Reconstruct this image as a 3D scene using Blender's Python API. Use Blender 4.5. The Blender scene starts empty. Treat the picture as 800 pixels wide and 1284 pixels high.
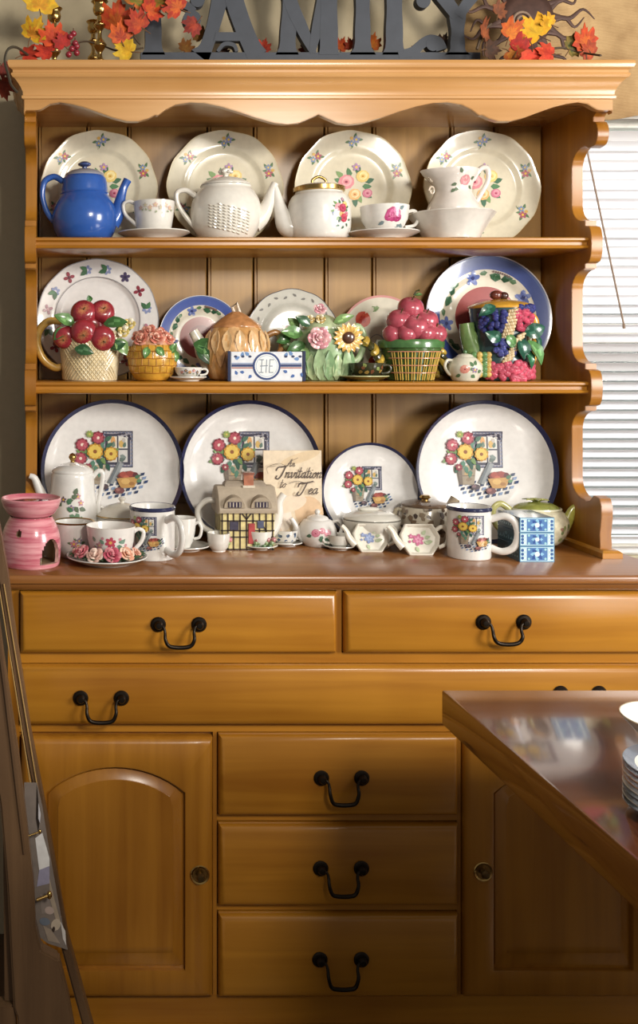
import bpy, bmesh, math, random
from mathutils import Vector, Matrix, Euler
random.seed(7)
PI = math.pi
sin, cos = math.sin, math.cos
sc = bpy.context.scene
COL = sc.collection
# ------------------------------------------------------------------ camera
F, VX, VY, EZ = 1240.0, 72.0, 445.0, 1.44      # focal length and horizon of the 800x1284 frame
cam = bpy.data.cameras.new('camera'); camo = bpy.data.objects.new('camera', cam); COL.objects.link(camo)
camo.location = (0, 0, EZ); camo.rotation_euler = (PI/2, 0, 0)
cam.sensor_fit = 'VERTICAL'; cam.sensor_height = 36; cam.lens = F*36/1284
cam.shift_x = (400-VX)/1284; cam.shift_y = -(642-VY)/1284; cam.clip_start = .02
sc.camera = camo
# ------------------------------------------------------------------ light
sc.view_settings.view_transform = 'Standard'; sc.view_settings.look = 'None'
sc.view_settings.gamma = 1; sc.view_settings.use_curve_mapping = False
sc.view_settings.exposure = 0.0
w = bpy.data.worlds.new('world'); sc.world = w; w.use_nodes = True
w.node_tree.nodes['Background'].inputs[0].default_value = (1.0, .96, .9, 1)
w.node_tree.nodes['Background'].inputs[1].default_value = .22
def area(name, loc, tgt, size, power, col):
    l = bpy.data.lights.new(name, 'AREA'); l.shape = 'RECTANGLE'; l.size, l.size_y = size
    l.energy = power; l.color = col
    o = bpy.data.objects.new(name, l); COL.objects.link(o); o.location = loc
    o.rotation_euler = (Vector(tgt)-Vector(loc)).to_track_quat('-Z', 'Y').to_euler()
    return o
area('side_window_light', (2.9, -.05, 1.82), (.6, 2.3, 1.45), (.9, 1.1), 98, (1, .97, .93))
area('pendant_lamp_light', (1.0, -.2, 2.2), (.65, 2.2, 1.2), (.4, .4), 34, (1, .93, .82))
area('window_daylight', (1.75, 3.9, 3.3), (1.65, 2.46, 1.5), (1.6, 1.2), 200, (.93, .96, 1))

# ------------------------------------------------------------------ materials
def lin(c): return c/12.92 if c <= .04045 else ((c+.055)/1.055)**2.4
def H(h): return tuple(lin(int(h[i:i+2], 16)/255) for i in (0, 2, 4))
M = {}
def newmat(name):
    m = bpy.data.materials.new(name); m.use_nodes = True; M[name] = m
    nt = m.node_tree; return m, nt, nt.nodes['Principled BSDF']
def N(nt, t, **k):
    n = nt.nodes.new(t)
    for a, b in k.items(): setattr(n, a, b)
    return n
def wood(name, c1, c2, axis, rough=.32, coat=.25, gscale=1.0, bump=.05):
    m, nt, b = newmat(name)
    tc = N(nt, 'ShaderNodeTexCoord'); oi = N(nt, 'ShaderNodeObjectInfo')
    ad = N(nt, 'ShaderNodeVectorMath', operation='ADD')
    mu = N(nt, 'ShaderNodeMath', operation='MULTIPLY'); mu.inputs[1].default_value = 37
    nt.links.new(oi.outputs['Random'], mu.inputs[0])
    nt.links.new(tc.outputs['Object'], ad.inputs[0]); nt.links.new(mu.outputs[0], ad.inputs[1])
    mp = N(nt, 'ShaderNodeMapping'); s = [34*gscale]*3; s[axis] = 1.6*gscale; mp.inputs['Scale'].default_value = s
    nt.links.new(ad.outputs[0], mp.inputs[0])
    n1 = N(nt, 'ShaderNodeTexNoise'); n1.inputs['Scale'].default_value = 1; n1.inputs['Detail'].default_value = 6; n1.inputs['Distortion'].default_value = .6
    nt.links.new(mp.outputs[0], n1.inputs['Vector'])
    n2 = N(nt, 'ShaderNodeTexNoise'); n2.inputs['Scale'].default_value = 3.2; n2.inputs['Detail'].default_value = 3
    nt.links.new(ad.outputs[0], n2.inputs['Vector'])
    mx = N(nt, 'ShaderNodeMath', operation='MULTIPLY_ADD'); mx.inputs[1].default_value = .55
    nt.links.new(n1.outputs[0], mx.inputs[0])
    m3 = N(nt, 'ShaderNodeMath', operation='MULTIPLY'); m3.inputs[1].default_value = .45
    nt.links.new(n2.outputs[0], m3.inputs[0]); nt.links.new(m3.outputs[0], mx.inputs[2])
    r = N(nt, 'ShaderNodeValToRGB'); r.color_ramp.elements[0].position = .32; r.color_ramp.elements[1].position = .68
    r.color_ramp.elements[0].color = (*H(c2), 1); r.color_ramp.elements[1].color = (*H(c1), 1)
    nt.links.new(mx.outputs[0], r.inputs[0]); nt.links.new(r.outputs[0], b.inputs['Base Color'])
    b.inputs['Roughness'].default_value = rough; b.inputs['Coat Weight'].default_value = coat; b.inputs['Coat Roughness'].default_value = .22
    bp = N(nt, 'ShaderNodeBump'); bp.inputs['Strength'].default_value = bump; bp.inputs['Distance'].default_value = .004
    nt.links.new(n1.outputs[0], bp.inputs['Height']); nt.links.new(bp.outputs[0], b.inputs['Normal'])
    return m
wood('honey_wood_wide', 'bb8027', '955d14', 0)
wood('honey_wood_tall', 'b47925', '8d5612', 2)
wood('back_board_wood', 'b18848', '8d6631', 2, rough=.4)
wood('counter_wood', 'a06a36', '76461f', 0, rough=.28)
wood('cornice_wood', 'cd9c62', 'b27f44', 0, rough=.25, coat=.4)
wood('table_wood', '6a3a22', '4a2413', 0, rough=.25, coat=1., gscale=.8)
for n_ in M['table_wood'].node_tree.nodes:
    if n_.type == 'BSDF_PRINCIPLED': n_.inputs['Coat IOR'].default_value = 1.9; n_.inputs['Coat Roughness'].default_value = .08
wood('aged_wood', '74573a', '4c3622', 2, rough=.5, coat=.05, bump=.25)
wood('floor_wood', '5f4330', '43301f', 1, rough=.45)
def plain(name, hexc, rough=.5, metal=0., nscale=0, namt=.12, bump=0, coat=0):
    m, nt, b = newmat(name); c = H(hexc)
    b.inputs['Roughness'].default_value = rough; b.inputs['Metallic'].default_value = metal; b.inputs['Coat Weight'].default_value = coat
    tc = N(nt, 'ShaderNodeTexCoord'); n = N(nt, 'ShaderNodeTexNoise'); n.inputs['Scale'].default_value = nscale or 30; n.inputs['Detail'].default_value = 4
    nt.links.new(tc.outputs['Object'], n.inputs['Vector'])
    r = N(nt, 'ShaderNodeValToRGB'); r.color_ramp.elements[0].position = .3; r.color_ramp.elements[1].position = .7
    r.color_ramp.elements[0].color = (*[x*(1-namt) for x in c], 1); r.color_ramp.elements[1].color = (*[min(1, x*(1+namt)) for x in c], 1)
    nt.links.new(n.outputs[0], r.inputs[0]); nt.links.new(r.outputs[0], b.inputs['Base Color'])
    if bump:
        bp = N(nt, 'ShaderNodeBump'); bp.inputs['Strength'].default_value = bump; bp.inputs['Distance'].default_value = .003
        nt.links.new(n.outputs[0], bp.inputs['Height']); nt.links.new(bp.outputs[0], b.inputs['Normal'])
    return m
plain('wall_paint', 'b9ab8d', .8, nscale=60, namt=.03, bump=.1)
plain('dark_bronze', '2e2720', .38, .85, nscale=90)
plain('aged_brass', '6a5636', .32, .9, nscale=60)
plain('brass', 'b9975a', .25, 1., nscale=50)
plain('slate_paint', '3c4048', .6, nscale=40, namt=.08)
plain('white_trim', 'd9d4c8', .5)
plain('brown_metal', '4a3127', .55, .3, nscale=60, namt=.25)
plain('dark_gap', '1a130c', .9)
plain('wand_plastic', '8d7a68', .4)
plain('cord_white', 'c8c4bc', .7)
# colour comes from the faces of the mesh (glaze, print, leaf colour)
def attr_mat(name, rough, coat, spec=.5, mott=.06, bump=0, sss=0):
    m, nt, b = newmat(name)
    a = N(nt, 'ShaderNodeAttribute', attribute_name='Col')
    tc = N(nt, 'ShaderNodeTexCoord'); n = N(nt, 'ShaderNodeTexNoise'); n.inputs['Scale'].default_value = 70; n.inputs['Detail'].default_value = 3
    nt.links.new(tc.outputs['Object'], n.inputs['Vector'])
    mr = N(nt, 'ShaderNodeMapRange'); mr.inputs['From Min'].default_value = .3; mr.inputs['From Max'].default_value = .7
    mr.inputs['To Min'].default_value = 1-mott; mr.inputs['To Max'].default_value = 1+mott*.4
    nt.links.new(n.outputs[0], mr.inputs['Value'])
    sm = N(nt, 'ShaderNodeVectorMath', operation='SCALE'); nt.links.new(a.outputs['Color'], sm.inputs[0]); nt.links.new(mr.outputs[0], sm.inputs['Scale'])
    nt.links.new(sm.outputs[0], b.inputs['Base Color'])
    b.inputs['Roughness'].default_value = rough; b.inputs['Coat Weight'].default_value = coat; b.inputs['Coat Roughness'].default_value = .06
    if bump:
        bp = N(nt, 'ShaderNodeBump'); bp.inputs['Strength'].default_value = bump; bp.inputs['Distance'].default_value = .002
        nt.links.new(n.outputs[0], bp.inputs['Height']); nt.links.new(bp.outputs[0], b.inputs['Normal'])
    return m
attr_mat('glaze', .22, .5)
attr_mat('handpainted_glaze', .25, .4, mott=.28)
attr_mat('print', .3, .3, mott=.1)
attr_mat('matte', .7, 0, mott=.12)
attr_mat('leaf', .75, 0, mott=.35, bump=.3)
# brushed pink glaze with horizontal strokes
m, nt, b = newmat('pink_streak_glaze')
tc = N(nt, 'ShaderNodeTexCoord'); mp = N(nt, 'ShaderNodeMapping'); mp.inputs['Scale'].default_value = (12, 12, 130); n = N(nt, 'ShaderNodeTexNoise'); n.inputs['Scale'].default_value = 1; n.inputs['Detail'].default_value = 3
nt.links.new(tc.outputs['Object'], mp.inputs[0]); nt.links.new(mp.outputs[0], n.inputs['Vector'])
r = N(nt, 'ShaderNodeValToRGB'); r.color_ramp.elements[0].position = .35; r.color_ramp.elements[1].position = .62
r.color_ramp.elements[0].color = (*H('c25f70'), 1); r.color_ramp.elements[1].color = (*H('e6a3a8'), 1)
nt.links.new(n.outputs[0], r.inputs[0]); nt.links.new(r.outputs[0], b.inputs['Base Color']); b.inputs['Roughness'].default_value = .25; b.inputs['Coat Weight'].default_value = .4
# translucent blind slat
m, nt, b = newmat('blind_vinyl'); b.inputs['Base Color'].default_value = (*H('eae8e6'), 1); b.inputs['Roughness'].default_value = .45
tr = N(nt, 'ShaderNodeBsdfTranslucent'); tr.inputs[0].default_value = (*H('efeff4'), 1); mix = N(nt, 'ShaderNodeMixShader'); mix.inputs[0].default_value = .45
nt.links.new(b.outputs[0], mix.inputs[1]); nt.links.new(tr.outputs[0], mix.inputs[2]); nt.links.new(mix.outputs[0], nt.nodes['Material Output'].inputs[0])
# burlap
m, nt, b = newmat('burlap'); tc = N(nt, 'ShaderNodeTexCoord'); wv = N(nt, 'ShaderNodeTexWave'); wv.inputs['Scale'].default_value = 120; wv.inputs['Distortion'].default_value = 3; wv.bands_direction = 'Z'
wv2 = N(nt, 'ShaderNodeTexNoise'); wv2.inputs['Scale'].default_value = 14; wv2.inputs['Detail'].default_value = 5
nt.links.new(tc.outputs['Object'], wv.inputs['Vector']); nt.links.new(tc.outputs['Object'], wv2.inputs['Vector'])
ad = N(nt, 'ShaderNodeMath', operation='MULTIPLY_ADD'); ad.inputs[1].default_value = .3; nt.links.new(wv.outputs[1], ad.inputs[0]); nt.links.new(wv2.outputs[0], ad.inputs[2])
r = N(nt, 'ShaderNodeValToRGB'); r.color_ramp.elements[0].position = .35; r.color_ramp.elements[1].position = .9
r.color_ramp.elements[0].color = (*H('8d6c44'), 1); r.color_ramp.elements[1].color = (*H('c9a878'), 1)
nt.links.new(ad.outputs[0], r.inputs[0]); nt.links.new(r.outputs[0], b.inputs['Base Color']); b.inputs['Roughness'].default_value = .9
# glass pane and mirror
m, nt, b = newmat('window_glass'); b.inputs['Roughness'].default_value = .02; b.inputs['Base Color'].default_value = (.9, .95, .93, 1); tg = N(nt, 'ShaderNodeBsdfTransparent'); tg.inputs[0].default_value = (.95, .98, .97, 1); mg = N(nt, 'ShaderNodeMixShader'); mg.inputs[0].default_value = .08
nt.links.new(tg.outputs[0], mg.inputs[1]); nt.links.new(b.outputs[0], mg.inputs[2]); nt.links.new(mg.outputs[0], nt.nodes['Material Output'].inputs[0])
m, nt, b = newmat('old_mirror'); b.inputs['Metallic'].default_value = 1; b.inputs['Roughness'].default_value = .12
tc = N(nt, 'ShaderNodeTexCoord'); n = N(nt, 'ShaderNodeTexNoise'); n.inputs['Scale'].default_value = 25; nt.links.new(tc.outputs['Object'], n.inputs['Vector'])
r = N(nt, 'ShaderNodeValToRGB'); r.color_ramp.elements[0].color = (*H('8a8078'), 1); r.color_ramp.elements[1].color = (*H('e4e0dc'), 1); nt.links.new(n.outputs[0], r.inputs[0]); nt.links.new(r.outputs[0], b.inputs['Base Color'])

# ------------------------------------------------------------------ mesh helpers
class MB:
    """collects shapes into one mesh; k scales everything (pixel drawing units -> metres)"""
    def __init__(self, k=1.0, col=(.8, .8, .8)): self.v = []; self.f = []; self.c = []; self.k = k; self.col = col
    def add(self, vs, fs, col=None):
        o = len(self.v); self.v += [tuple(v) for v in vs]
        for f in fs: self.f.append([i+o for i in f]); self.c.append(col if col is not None else self.col)
        return self
    def lathe(self, prof, seg=36, col=None, c=(0, 0, 0), sx=1, sy=1, scal=None, skip=None, colf=None):
        vs = []; fs = []; cs = []
        n = len(prof)
        for i, (r, z) in enumerate(prof):
            for j in range(seg):
                a = 2*PI*j/seg; rr = r*(scal(a, r, z) if scal else 1)
                vs.append((c[0]+rr*sx*sin(a), c[1]-rr*sy*cos(a), c[2]+z))
        for i in range(n-1):
            for j in range(seg):
                jj = (j+1) % seg
                if skip:
                    am = 2*PI*(j+.5)/seg; zm = (prof[i][1]+prof[i+1][1])/2
                    if skip(am, zm): continue
                f = [i*seg+j, i*seg+jj, (i+1)*seg+jj, (i+1)*seg+j]
                fs.append(f); cs.append(colf(2*PI*(j+.5)/seg, i) if colf else col)
        if prof[0][0] > 1e-6 and prof[-1][0] < 1e-6: fs.append(list(range(seg))[::-1]); cs.append(colf(0, 0) if colf else col)
        o = len(self.v); self.v += vs
        for f, cc in zip(fs, cs): self.f.append([i+o for i in f]); self.c.append(cc if cc is not None else self.col)
        return self
    def tube(self, path, rad, seg=10, col=None, flat=1.0, caps=True):
        P = [Vector(p) for p in path]; n = len(P)
        if not hasattr(rad, '__len__'): rad = [rad]*n
        vs = []; up = None
        for i in range(n):
            t = (P[min(i+1, n-1)]-P[max(i-1, 0)])
            t = t.normalized() if t.length > 1e-9 else Vector((0, 0, 1))
            if up is None:
                up = t.cross(Vector((0, 1, 0)))
                if up.length < 1e-3: up = t.cross(Vector((1, 0, 0)))
                up.normalize()
            up = (up-t*up.dot(t)); up.normalize(); sd = t.cross(up)
            for j in range(seg):
                a = 2*PI*j/seg
                vs.append(P[i]+up*(rad[i]*cos(a))+sd*(rad[i]*flat*sin(a)))
        fs = [[i*seg+j, i*seg+(j+1) % seg, (i+1)*seg+(j+1) % seg, (i+1)*seg+j] for i in range(n-1) for j in range(seg)]
        if caps: fs += [list(range(seg))[::-1], [(n-1)*seg+j for j in range(seg)]]
        return self.add(vs, fs, col)
    def blob(self, c, r, col=None, seg=12, rings=8, rot=None, colf=None):
        if not hasattr(r, '__len__'): r = (r, r, r)
        R = Euler(rot).to_matrix() if rot else None
        vs = []; fs = []; cs = []
        for i in range(rings+1):
            th = PI*i/rings
            for j in range(seg):
                a = 2*PI*j/seg
                p = Vector((r[0]*sin(th)*cos(a), r[1]*sin(th)*sin(a), r[2]*cos(th)))
                if R: p = R @ p
                vs.append((p.x+c[0], p.y+c[1], p.z+c[2]))
        for i in range(rings):
            for j in range(seg):
                fs.append([i*seg+j, (i+1)*seg+j, (i+1)*seg+(j+1) % seg, i*seg+(j+1) % seg])
                cs.append(colf(2*PI*(j+.5)/seg, PI*(i+.5)/rings) if colf else col)
        o = len(self.v); self.v += vs
        for f, cc in zip(fs, cs): self.f.append([i+o for i in f]); self.c.append(cc if cc is not None else self.col)
        return self
    def box(self, x0, x1, y0, y1, z0, z1, col=None):
        vs = [(x, y, z) for x in (x0, x1) for y in (y0, y1) for z in (z0, z1)]
        return self.add(vs, [[0, 1, 3, 2], [4, 6, 7, 5], [0, 4, 5, 1], [2, 3, 7, 6], [0, 2, 6, 4], [1, 5, 7, 3]], col)
    def loft(self, loops, col=None, capa=True, capb=True):
        n = len(loops[0]); vs = [p for l in loops for p in l]
        fs = [[i*n+j, i*n+(j+1) % n, (i+1)*n+(j+1) % n, (i+1)*n+j] for i in range(len(loops)-1) for j in range(n)]
        if capa: fs.append(list(range(n))[::-1])
        if capb: fs.append([(len(loops)-1)*n+j for j in range(n)])
        return self.add(vs, fs, col)
    def prism(self, pts, axis, a, b, col=None):
        """outline pts (2D) extruded along axis 'x' (pts are y,z), 'y' (x,z) or 'z' (x,y)"""
        def mk(p, t): return {'x': (t, p[0], p[1]), 'y': (p[0], t, p[1]), 'z': (p[0], p[1], t)}[axis]
        return self.loft([[mk(p, a) for p in pts], [mk(p, b) for p in pts]], col)
    def xform(self, mat, start=0):
        self.v[start:] = [tuple(mat @ Vector(v)) for v in self.v[start:]]; return self
    def shift(self, d, start=0):
        self.v[start:] = [(v[0]+d[0], v[1]+d[1], v[2]+d[2]) for v in self.v[start:]]; return self

def build(name, mb, mat, parent=None, smooth=True, bev=0, angle=38, recalc=True, loc=None):
    me = bpy.data.meshes.new(name); k = mb.k
    me.from_pydata([(v[0]*k, v[1]*k, v[2]*k) for v in mb.v], [], mb.f)
    ca = me.color_attributes.new('Col', 'FLOAT_COLOR', 'CORNER')
    dat = []
    for p, c in zip(me.polygons, mb.c): dat += [c[0], c[1], c[2], 1.0]*p.loop_total
    ca.data.foreach_set('color', dat)
    bm = bmesh.new(); bm.from_mesh(me)
    if recalc: bmesh.ops.remove_doubles(bm, verts=bm.verts, dist=1e-6); bmesh.ops.recalc_face_normals(bm, faces=bm.faces)
    if bev:
        ed = [e for e in bm.edges if len(e.link_faces) == 2 and e.calc_face_angle(0) > .6]
        bmesh.ops.bevel(bm, geom=ed, offset=bev, segments=2, affect='EDGES', clamp_overlap=True)
    bm.to_mesh(me); bm.free()
    if smooth:
        me.polygons.foreach_set('use_smooth', [True]*len(me.polygons)); me.set_sharp_from_angle(angle=math.radians(angle))
    me.materials.append(M[mat] if isinstance(mat, str) else mat)
    o = bpy.data.objects.new(name, me); COL.objects.link(o)
    if parent is not None: o.parent = parent
    if loc: o.location = loc
    return o
def tag(o, label=None, cat=None, group=None, kind=None):
    if label: o['label'] = label
    if cat: o['category'] = cat
    if group: o['group'] = group
    if kind: o['kind'] = kind
    return o
def empty(name, loc, label, cat, group=None):
    o = bpy.data.objects.new(name, None); COL.objects.link(o); o.location = loc; o.empty_display_size = .02
    return tag(o, label, cat, group)
def X(px, Y): return (px-VX)*Y/F
def Z(py, Y): return EZ-(py-VY)*Y/F
Z0, Z1, Z2 = 1.0, 1.704, 1.381            # counter, upper shelf, lower shelf
def Yc(py): return (EZ-Z0)*F/(py-VY)       # depth of a counter point seen at this row
class Item:
    def __init__(s, name, label, cat, px, Y, z, group=None, rz=0):
        s.Y = Y; s.k = Y/F; s.o = empty(name, (X(px, Y), Y, z), label, cat, group); s.o.rotation_euler.z = rz
    def mb(s, hexc='e6e0d0'): return MB(s.k, H(hexc))
    def part(s, name, mb, mat='glaze', parent=None, **k): return build(name, mb, mat, parent or s.o, **k)
def smooth_path(pts, n=6):
    """Catmull-Rom through the points"""
    P = [Vector(p) for p in pts]; out = []
    for i in range(len(P)-1):
        p0 = P[max(i-1, 0)]; p1 = P[i]; p2 = P[i+1]; p3 = P[min(i+2, len(P)-1)]
        for j in range(n):
            t = j/n
            out.append(.5*((2*p1)+(-p0+p2)*t+(2*p0-5*p1+4*p2-p3)*t*t+(-p0+3*p1-3*p2+p3)*t**3))
    out.append(P[-1]); return out
def smooth_rad(r, n=6):
    return [v.x for v in smooth_path([(a, 0, 0) for a in r], n)]
def sprof(p, n=4): return [(max(0, v.x), v.y) for v in smooth_path([(a, b, 0) for a, b in p], n)]

# flat print ------------------------------------------------------------------
class Print:
    """2D drawing in pixel units: list of (polygon, colour)"""
    def __init__(s): s.p = []
    def poly(s, pts, hexc): s.p.append((pts, H(hexc))); return s
    def ell(s, cx, cy, rx, ry, hexc, a=0, n=8):
        return s.poly([(cx+rx*cos(t)*cos(a)-ry*sin(t)*sin(a), cy+rx*cos(t)*sin(a)+ry*sin(t)*cos(a)) for t in [2*PI*i/n for i in range(n)]], hexc)
    def rect(s, x0, y0, x1, y1, hexc): return s.poly([(x0, y0), (x1, y0), (x1, y1), (x0, y1)], hexc)
    def leaf(s, x, y, l, a, hexc, wd=.3):
        w = l*wd; ca, sa = cos(a), sin(a)
        return s.poly([(x+u*ca-v*sa, y+u*sa+v*ca) for u, v in ((0, 0), (l*.3, w), (l*.7, w*.7), (l, 0), (l*.7, -w*.7), (l*.3, -w))], hexc)
    def flower(s, x, y, r, hexc, ctr='e8c040', n=5, a0=.3):
        for i in range(n):
            a = a0+2*PI*i/n; s.ell(x+r*.58*cos(a), y+r*.58*sin(a), r*.46, r*.33, hexc, a, 7)
        return s.ell(x, y, r*.3, r*.3, ctr)
    def rose(s, x, y, r, c1, c2, c3='8c2440'):
        s.ell(x, y, r, r*.9, c1, .4, 9)
        s.ell(x+r*.1, y+r*.1, r*.68, r*.6, c2, .9, 8); s.ell(x, y, r*.42, r*.36, c1, .2, 7); return s.ell(x, y, r*.2, r*.16, c3, 0, 6)
    def line(s, pts, wd, hexc):
        for (a, b), (c, d) in zip(pts[:-1], pts[1:]):
            l = math.hypot(c-a, d-b) or 1; nx, ny = -(d-b)/l*wd/2, (c-a)/l*wd/2
            ex, ey = (c-a)/l*wd*.3, (d-b)/l*wd*.3
            s.poly([(a+nx-ex, b+ny-ey), (c+nx+ex, d+ny+ey), (c-nx+ex, d-ny+ey), (a-nx-ex, b-ny-ey)], hexc)
        return s
    def mb(s, k, fn, eps=.35, step=.012, cell=4.5):
        m = MB(k)
        def split(t, e, c, d=0):
            L = [math.hypot(t[i][0]-t[(i+1) % 3][0], t[i][1]-t[(i+1) % 3][1]) for i in range(3)]
            j = L.index(max(L))
            if L[j] <= cell or d > 9: m.add([fn(x, y, e) for x, y in t], [[0, 1, 2]], c); return
            a, b_, o = t[j], t[(j+1) % 3], t[(j+2) % 3]; h = ((a[0]+b_[0])/2, (a[1]+b_[1])/2)
            split([a, h, o], e, c, d+1); split([h, b_, o], e, c, d+1)
        for i, (pts, c) in enumerate(s.p):
            e = eps+step*i
            xs_ = [p[0] for p in pts]; ys_ = [p[1] for p in pts]
            if max(max(xs_)-min(xs_), max(ys_)-min(ys_)) <= cell*1.5: m.add([fn(x, y, e) for x, y in pts], [list(range(len(pts)))], c); continue
            g = (sum(xs_)/len(pts), sum(ys_)/len(pts))
            if len(pts) == 4: split([pts[0], pts[1], pts[2]], e, c); split([pts[0], pts[2], pts[3]], e, c)
            else:
                for p, q in zip(pts, pts[1:]+pts[:1]): split([p, q, g], e, c)
        return m
    def scaled(s, f, dx=0, dy=0):
        q = Print(); q.p = [([(x*f+dx, y*f+dy) for x, y in p], c) for p, c in s.p]; return q
def on_lathe(prof, a0=0, sx=1, sy=1, zshift=0):
    zs = sorted([(z, r) for r, z in prof])
    def rad(z):
        if z <= zs[0][0]: return zs[0][1]
        for (za, ra), (zb, rb) in zip(zs[:-1], zs[1:]):
            if z <= zb: return max(ra, rb) if zb-za < 1e-6 else ra+(rb-ra)*(z-za)/(zb-za)
        return zs[-1][1]
    def fn(x, y, e):
        r = rad(y); a = a0+x/max(r, 1); rr = r+e
        return (rr*sx*sin(a), -rr*sy*cos(a), y+zshift)
    return fn

# ================================================================== ROOM
BW = 2.46                                    # back wall plane
WX0, WX1, WZ0, WZ1 = 1.02, 2.3, .93, 2.06    # window opening
mb = MB()
mb.box(-2.6, WX0, BW, BW+.12, 0, 2.75).box(WX1, 3.4, BW, BW+.12, 0, 2.75).box(WX0, WX1, BW, BW+.12, 0, WZ0).box(WX0, WX1, BW, BW+.12, WZ1, 2.75)
tag(build('wall_back', mb, 'wall_paint', smooth=False), 'beige painted wall behind the hutch', kind='structure')
tag(build('floor', MB().box(-2.6, 3.4, -1.5, BW, -.05, 0), 'floor_wood', smooth=False), 'dark wooden floor', kind='structure')
wn = tag(build('window_1', MB().box(WX0, WX0+.04, BW+.065, BW+.115, WZ0, WZ1).box(WX1-.04, WX1, BW+.065, BW+.115, WZ0, WZ1).box(WX0, WX1, BW+.065, BW+.115, WZ0, WZ0+.04).box(WX0, WX1, BW+.065, BW+.115, WZ1-.04, WZ1).box(WX0, WX1, BW+.07, BW+.11, 1.47, 1.52), 'white_trim', smooth=False), kind='structure')
build('pane', MB().box(WX0+.04, WX1-.04, BW+.088, BW+.093, WZ0+.04, 1.47), 'window_glass', wn, smooth=False)
build('pane', MB().box(WX0+.04, WX1-.04, BW+.088, BW+.093, 1.52, WZ1-.04), 'window_glass', wn, smooth=False)
tag(build('ground_outside', MB().box(-3, 6, BW+.2, 9, -.4, -.3), 'floor_wood', smooth=False), kind='structure')
# blind: every slat its own piece
bl = empty('window_blind', (WX0+.02, BW+.03, WZ0), 'white horizontal slat blind hanging in the window beside the hutch', 'blind')
bw = WX1-WX0-.04
build('headrail', MB().box(0, bw, -.02, .02, WZ1-WZ0-.03, WZ1-WZ0), 'white_trim', bl, smooth=False)
def slat_mesh():
    m = MB(); n = 5; pts = [((i/n-.5)*.026, .0022*(1-(2*i/n-1)**2)) for i in range(n+1)]
    lo = [(a, b) for a, b in pts]+[(a, b-.0009) for a, b in reversed(pts)]
    return m.prism(lo, 'x', 0, bw)
sl0 = build('slat', slat_mesh(), 'blind_vinyl', bl); ns = int((WZ1-WZ0-.05)/.0242)
for i in range(ns):
    o = sl0 if i == 0 else sl0.copy()
    if i: COL.objects.link(o); o.parent = bl
    z = .02+i*.0242; zz = WZ0+z
    tilt = -.85
    if zz > 1.70: tilt = -1.05-.25*sin(i*2.7)
    if 1.56 < zz < 1.66: tilt = -1.15
    o.location = (0, 0, z); o.rotation_euler = (tilt, 0, .008*sin(i*1.7) if zz > 1.7 else 0)
for x in (.17, .235, .75, 1.1):
    build('ladder_cord', MB().box(x-.001, x+.001, -.0135, -.0125, 0, WZ1-WZ0-.03), 'cord_white', bl, smooth=False)
Yw = 2.38
wa, wb = (X(736, Yw)-bl.location.x, Yw-bl.location.y, Z(188, Yw)-bl.location.z), (X(782, Yw)-bl.location.x, Yw-bl.location.y, Z(406, Yw)-bl.location.z)
wd = build('tilt_wand', MB().tube([wa, wb], .0022, 8).tube([wb, (wb[0]+.001, wb[1], wb[2]-.012)], .0032, 8), 'wand_plastic', bl)
build('wand_hook', MB().tube([wa, (wa[0]-.01, wa[1]+.02, wa[2]+.04), (wa[0]-.012, 0, WZ1-WZ0-.02)], .0016, 6), 'cord_white', wd)
# burlap valance with folds
m = MB(); n = 90; L = []; x0, x1 = 1.0, 2.4
for i in range(n+1):
    t = i/n; x = x0+(x1-x0)*t; d = .018*sin(t*46)+.01*sin(t*17+1)+(.016 if abs(x-1.305) < .012 else 0)
    L.append((x, -d))
zt, zb = 2.55, Z(146, 2.44)
rows = []
for z in (zt, 2.3, 2.15, 2.10, zb):
    rows.append([(x, 2.447+.4*y*(1.0 if z < 2.4 else .5), z+.006*sin(x*31)*(z == zb)) for x, y in L])
vs = [p for r_ in rows for p in r_]; nn = n+1
m.add(vs, [[i*nn+j, i*nn+j+1, (i+1)*nn+j+1, (i+1)*nn+j] for i in range(len(rows)-1) for j in range(n)])
va = build('burlap_valance', m, 'burlap', recalc=False); sm_ = va.modifiers.new('cloth thickness', 'SOLIDIFY'); sm_.thickness = .004
tag(va, 'tan burlap valance gathered above the window blind', 'valance')

# ================================================================== SIDEBOARD
XC = .568
FB = 1.998                                   # face frame plane
def rect_loops(cx, cz, hw, hh, steps):       # steps: (inset, y)
    return [[(cx-hw+i, y, cz-hh+i), (cx+hw-i, y, cz-hh+i), (cx+hw-i, y, cz+hh-i), (cx-hw+i, y, cz+hh-i)] for i, y in steps]
sb = empty('sideboard', (XC, 2.2, 0), 'honey maple sideboard with drawers and arched doors under the plate hutch', 'sideboard')
def L_(x, y, z): return (x-XC, y-2.2, z)
def lshift(mb): return mb.shift((-XC, -2.2, 0))
bhw = .668
zc0 = Z(733, 1.985)
YD = 1.985
def zpx(y): return Z(y, YD)
def xpx(x): return X(x, YD)
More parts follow.
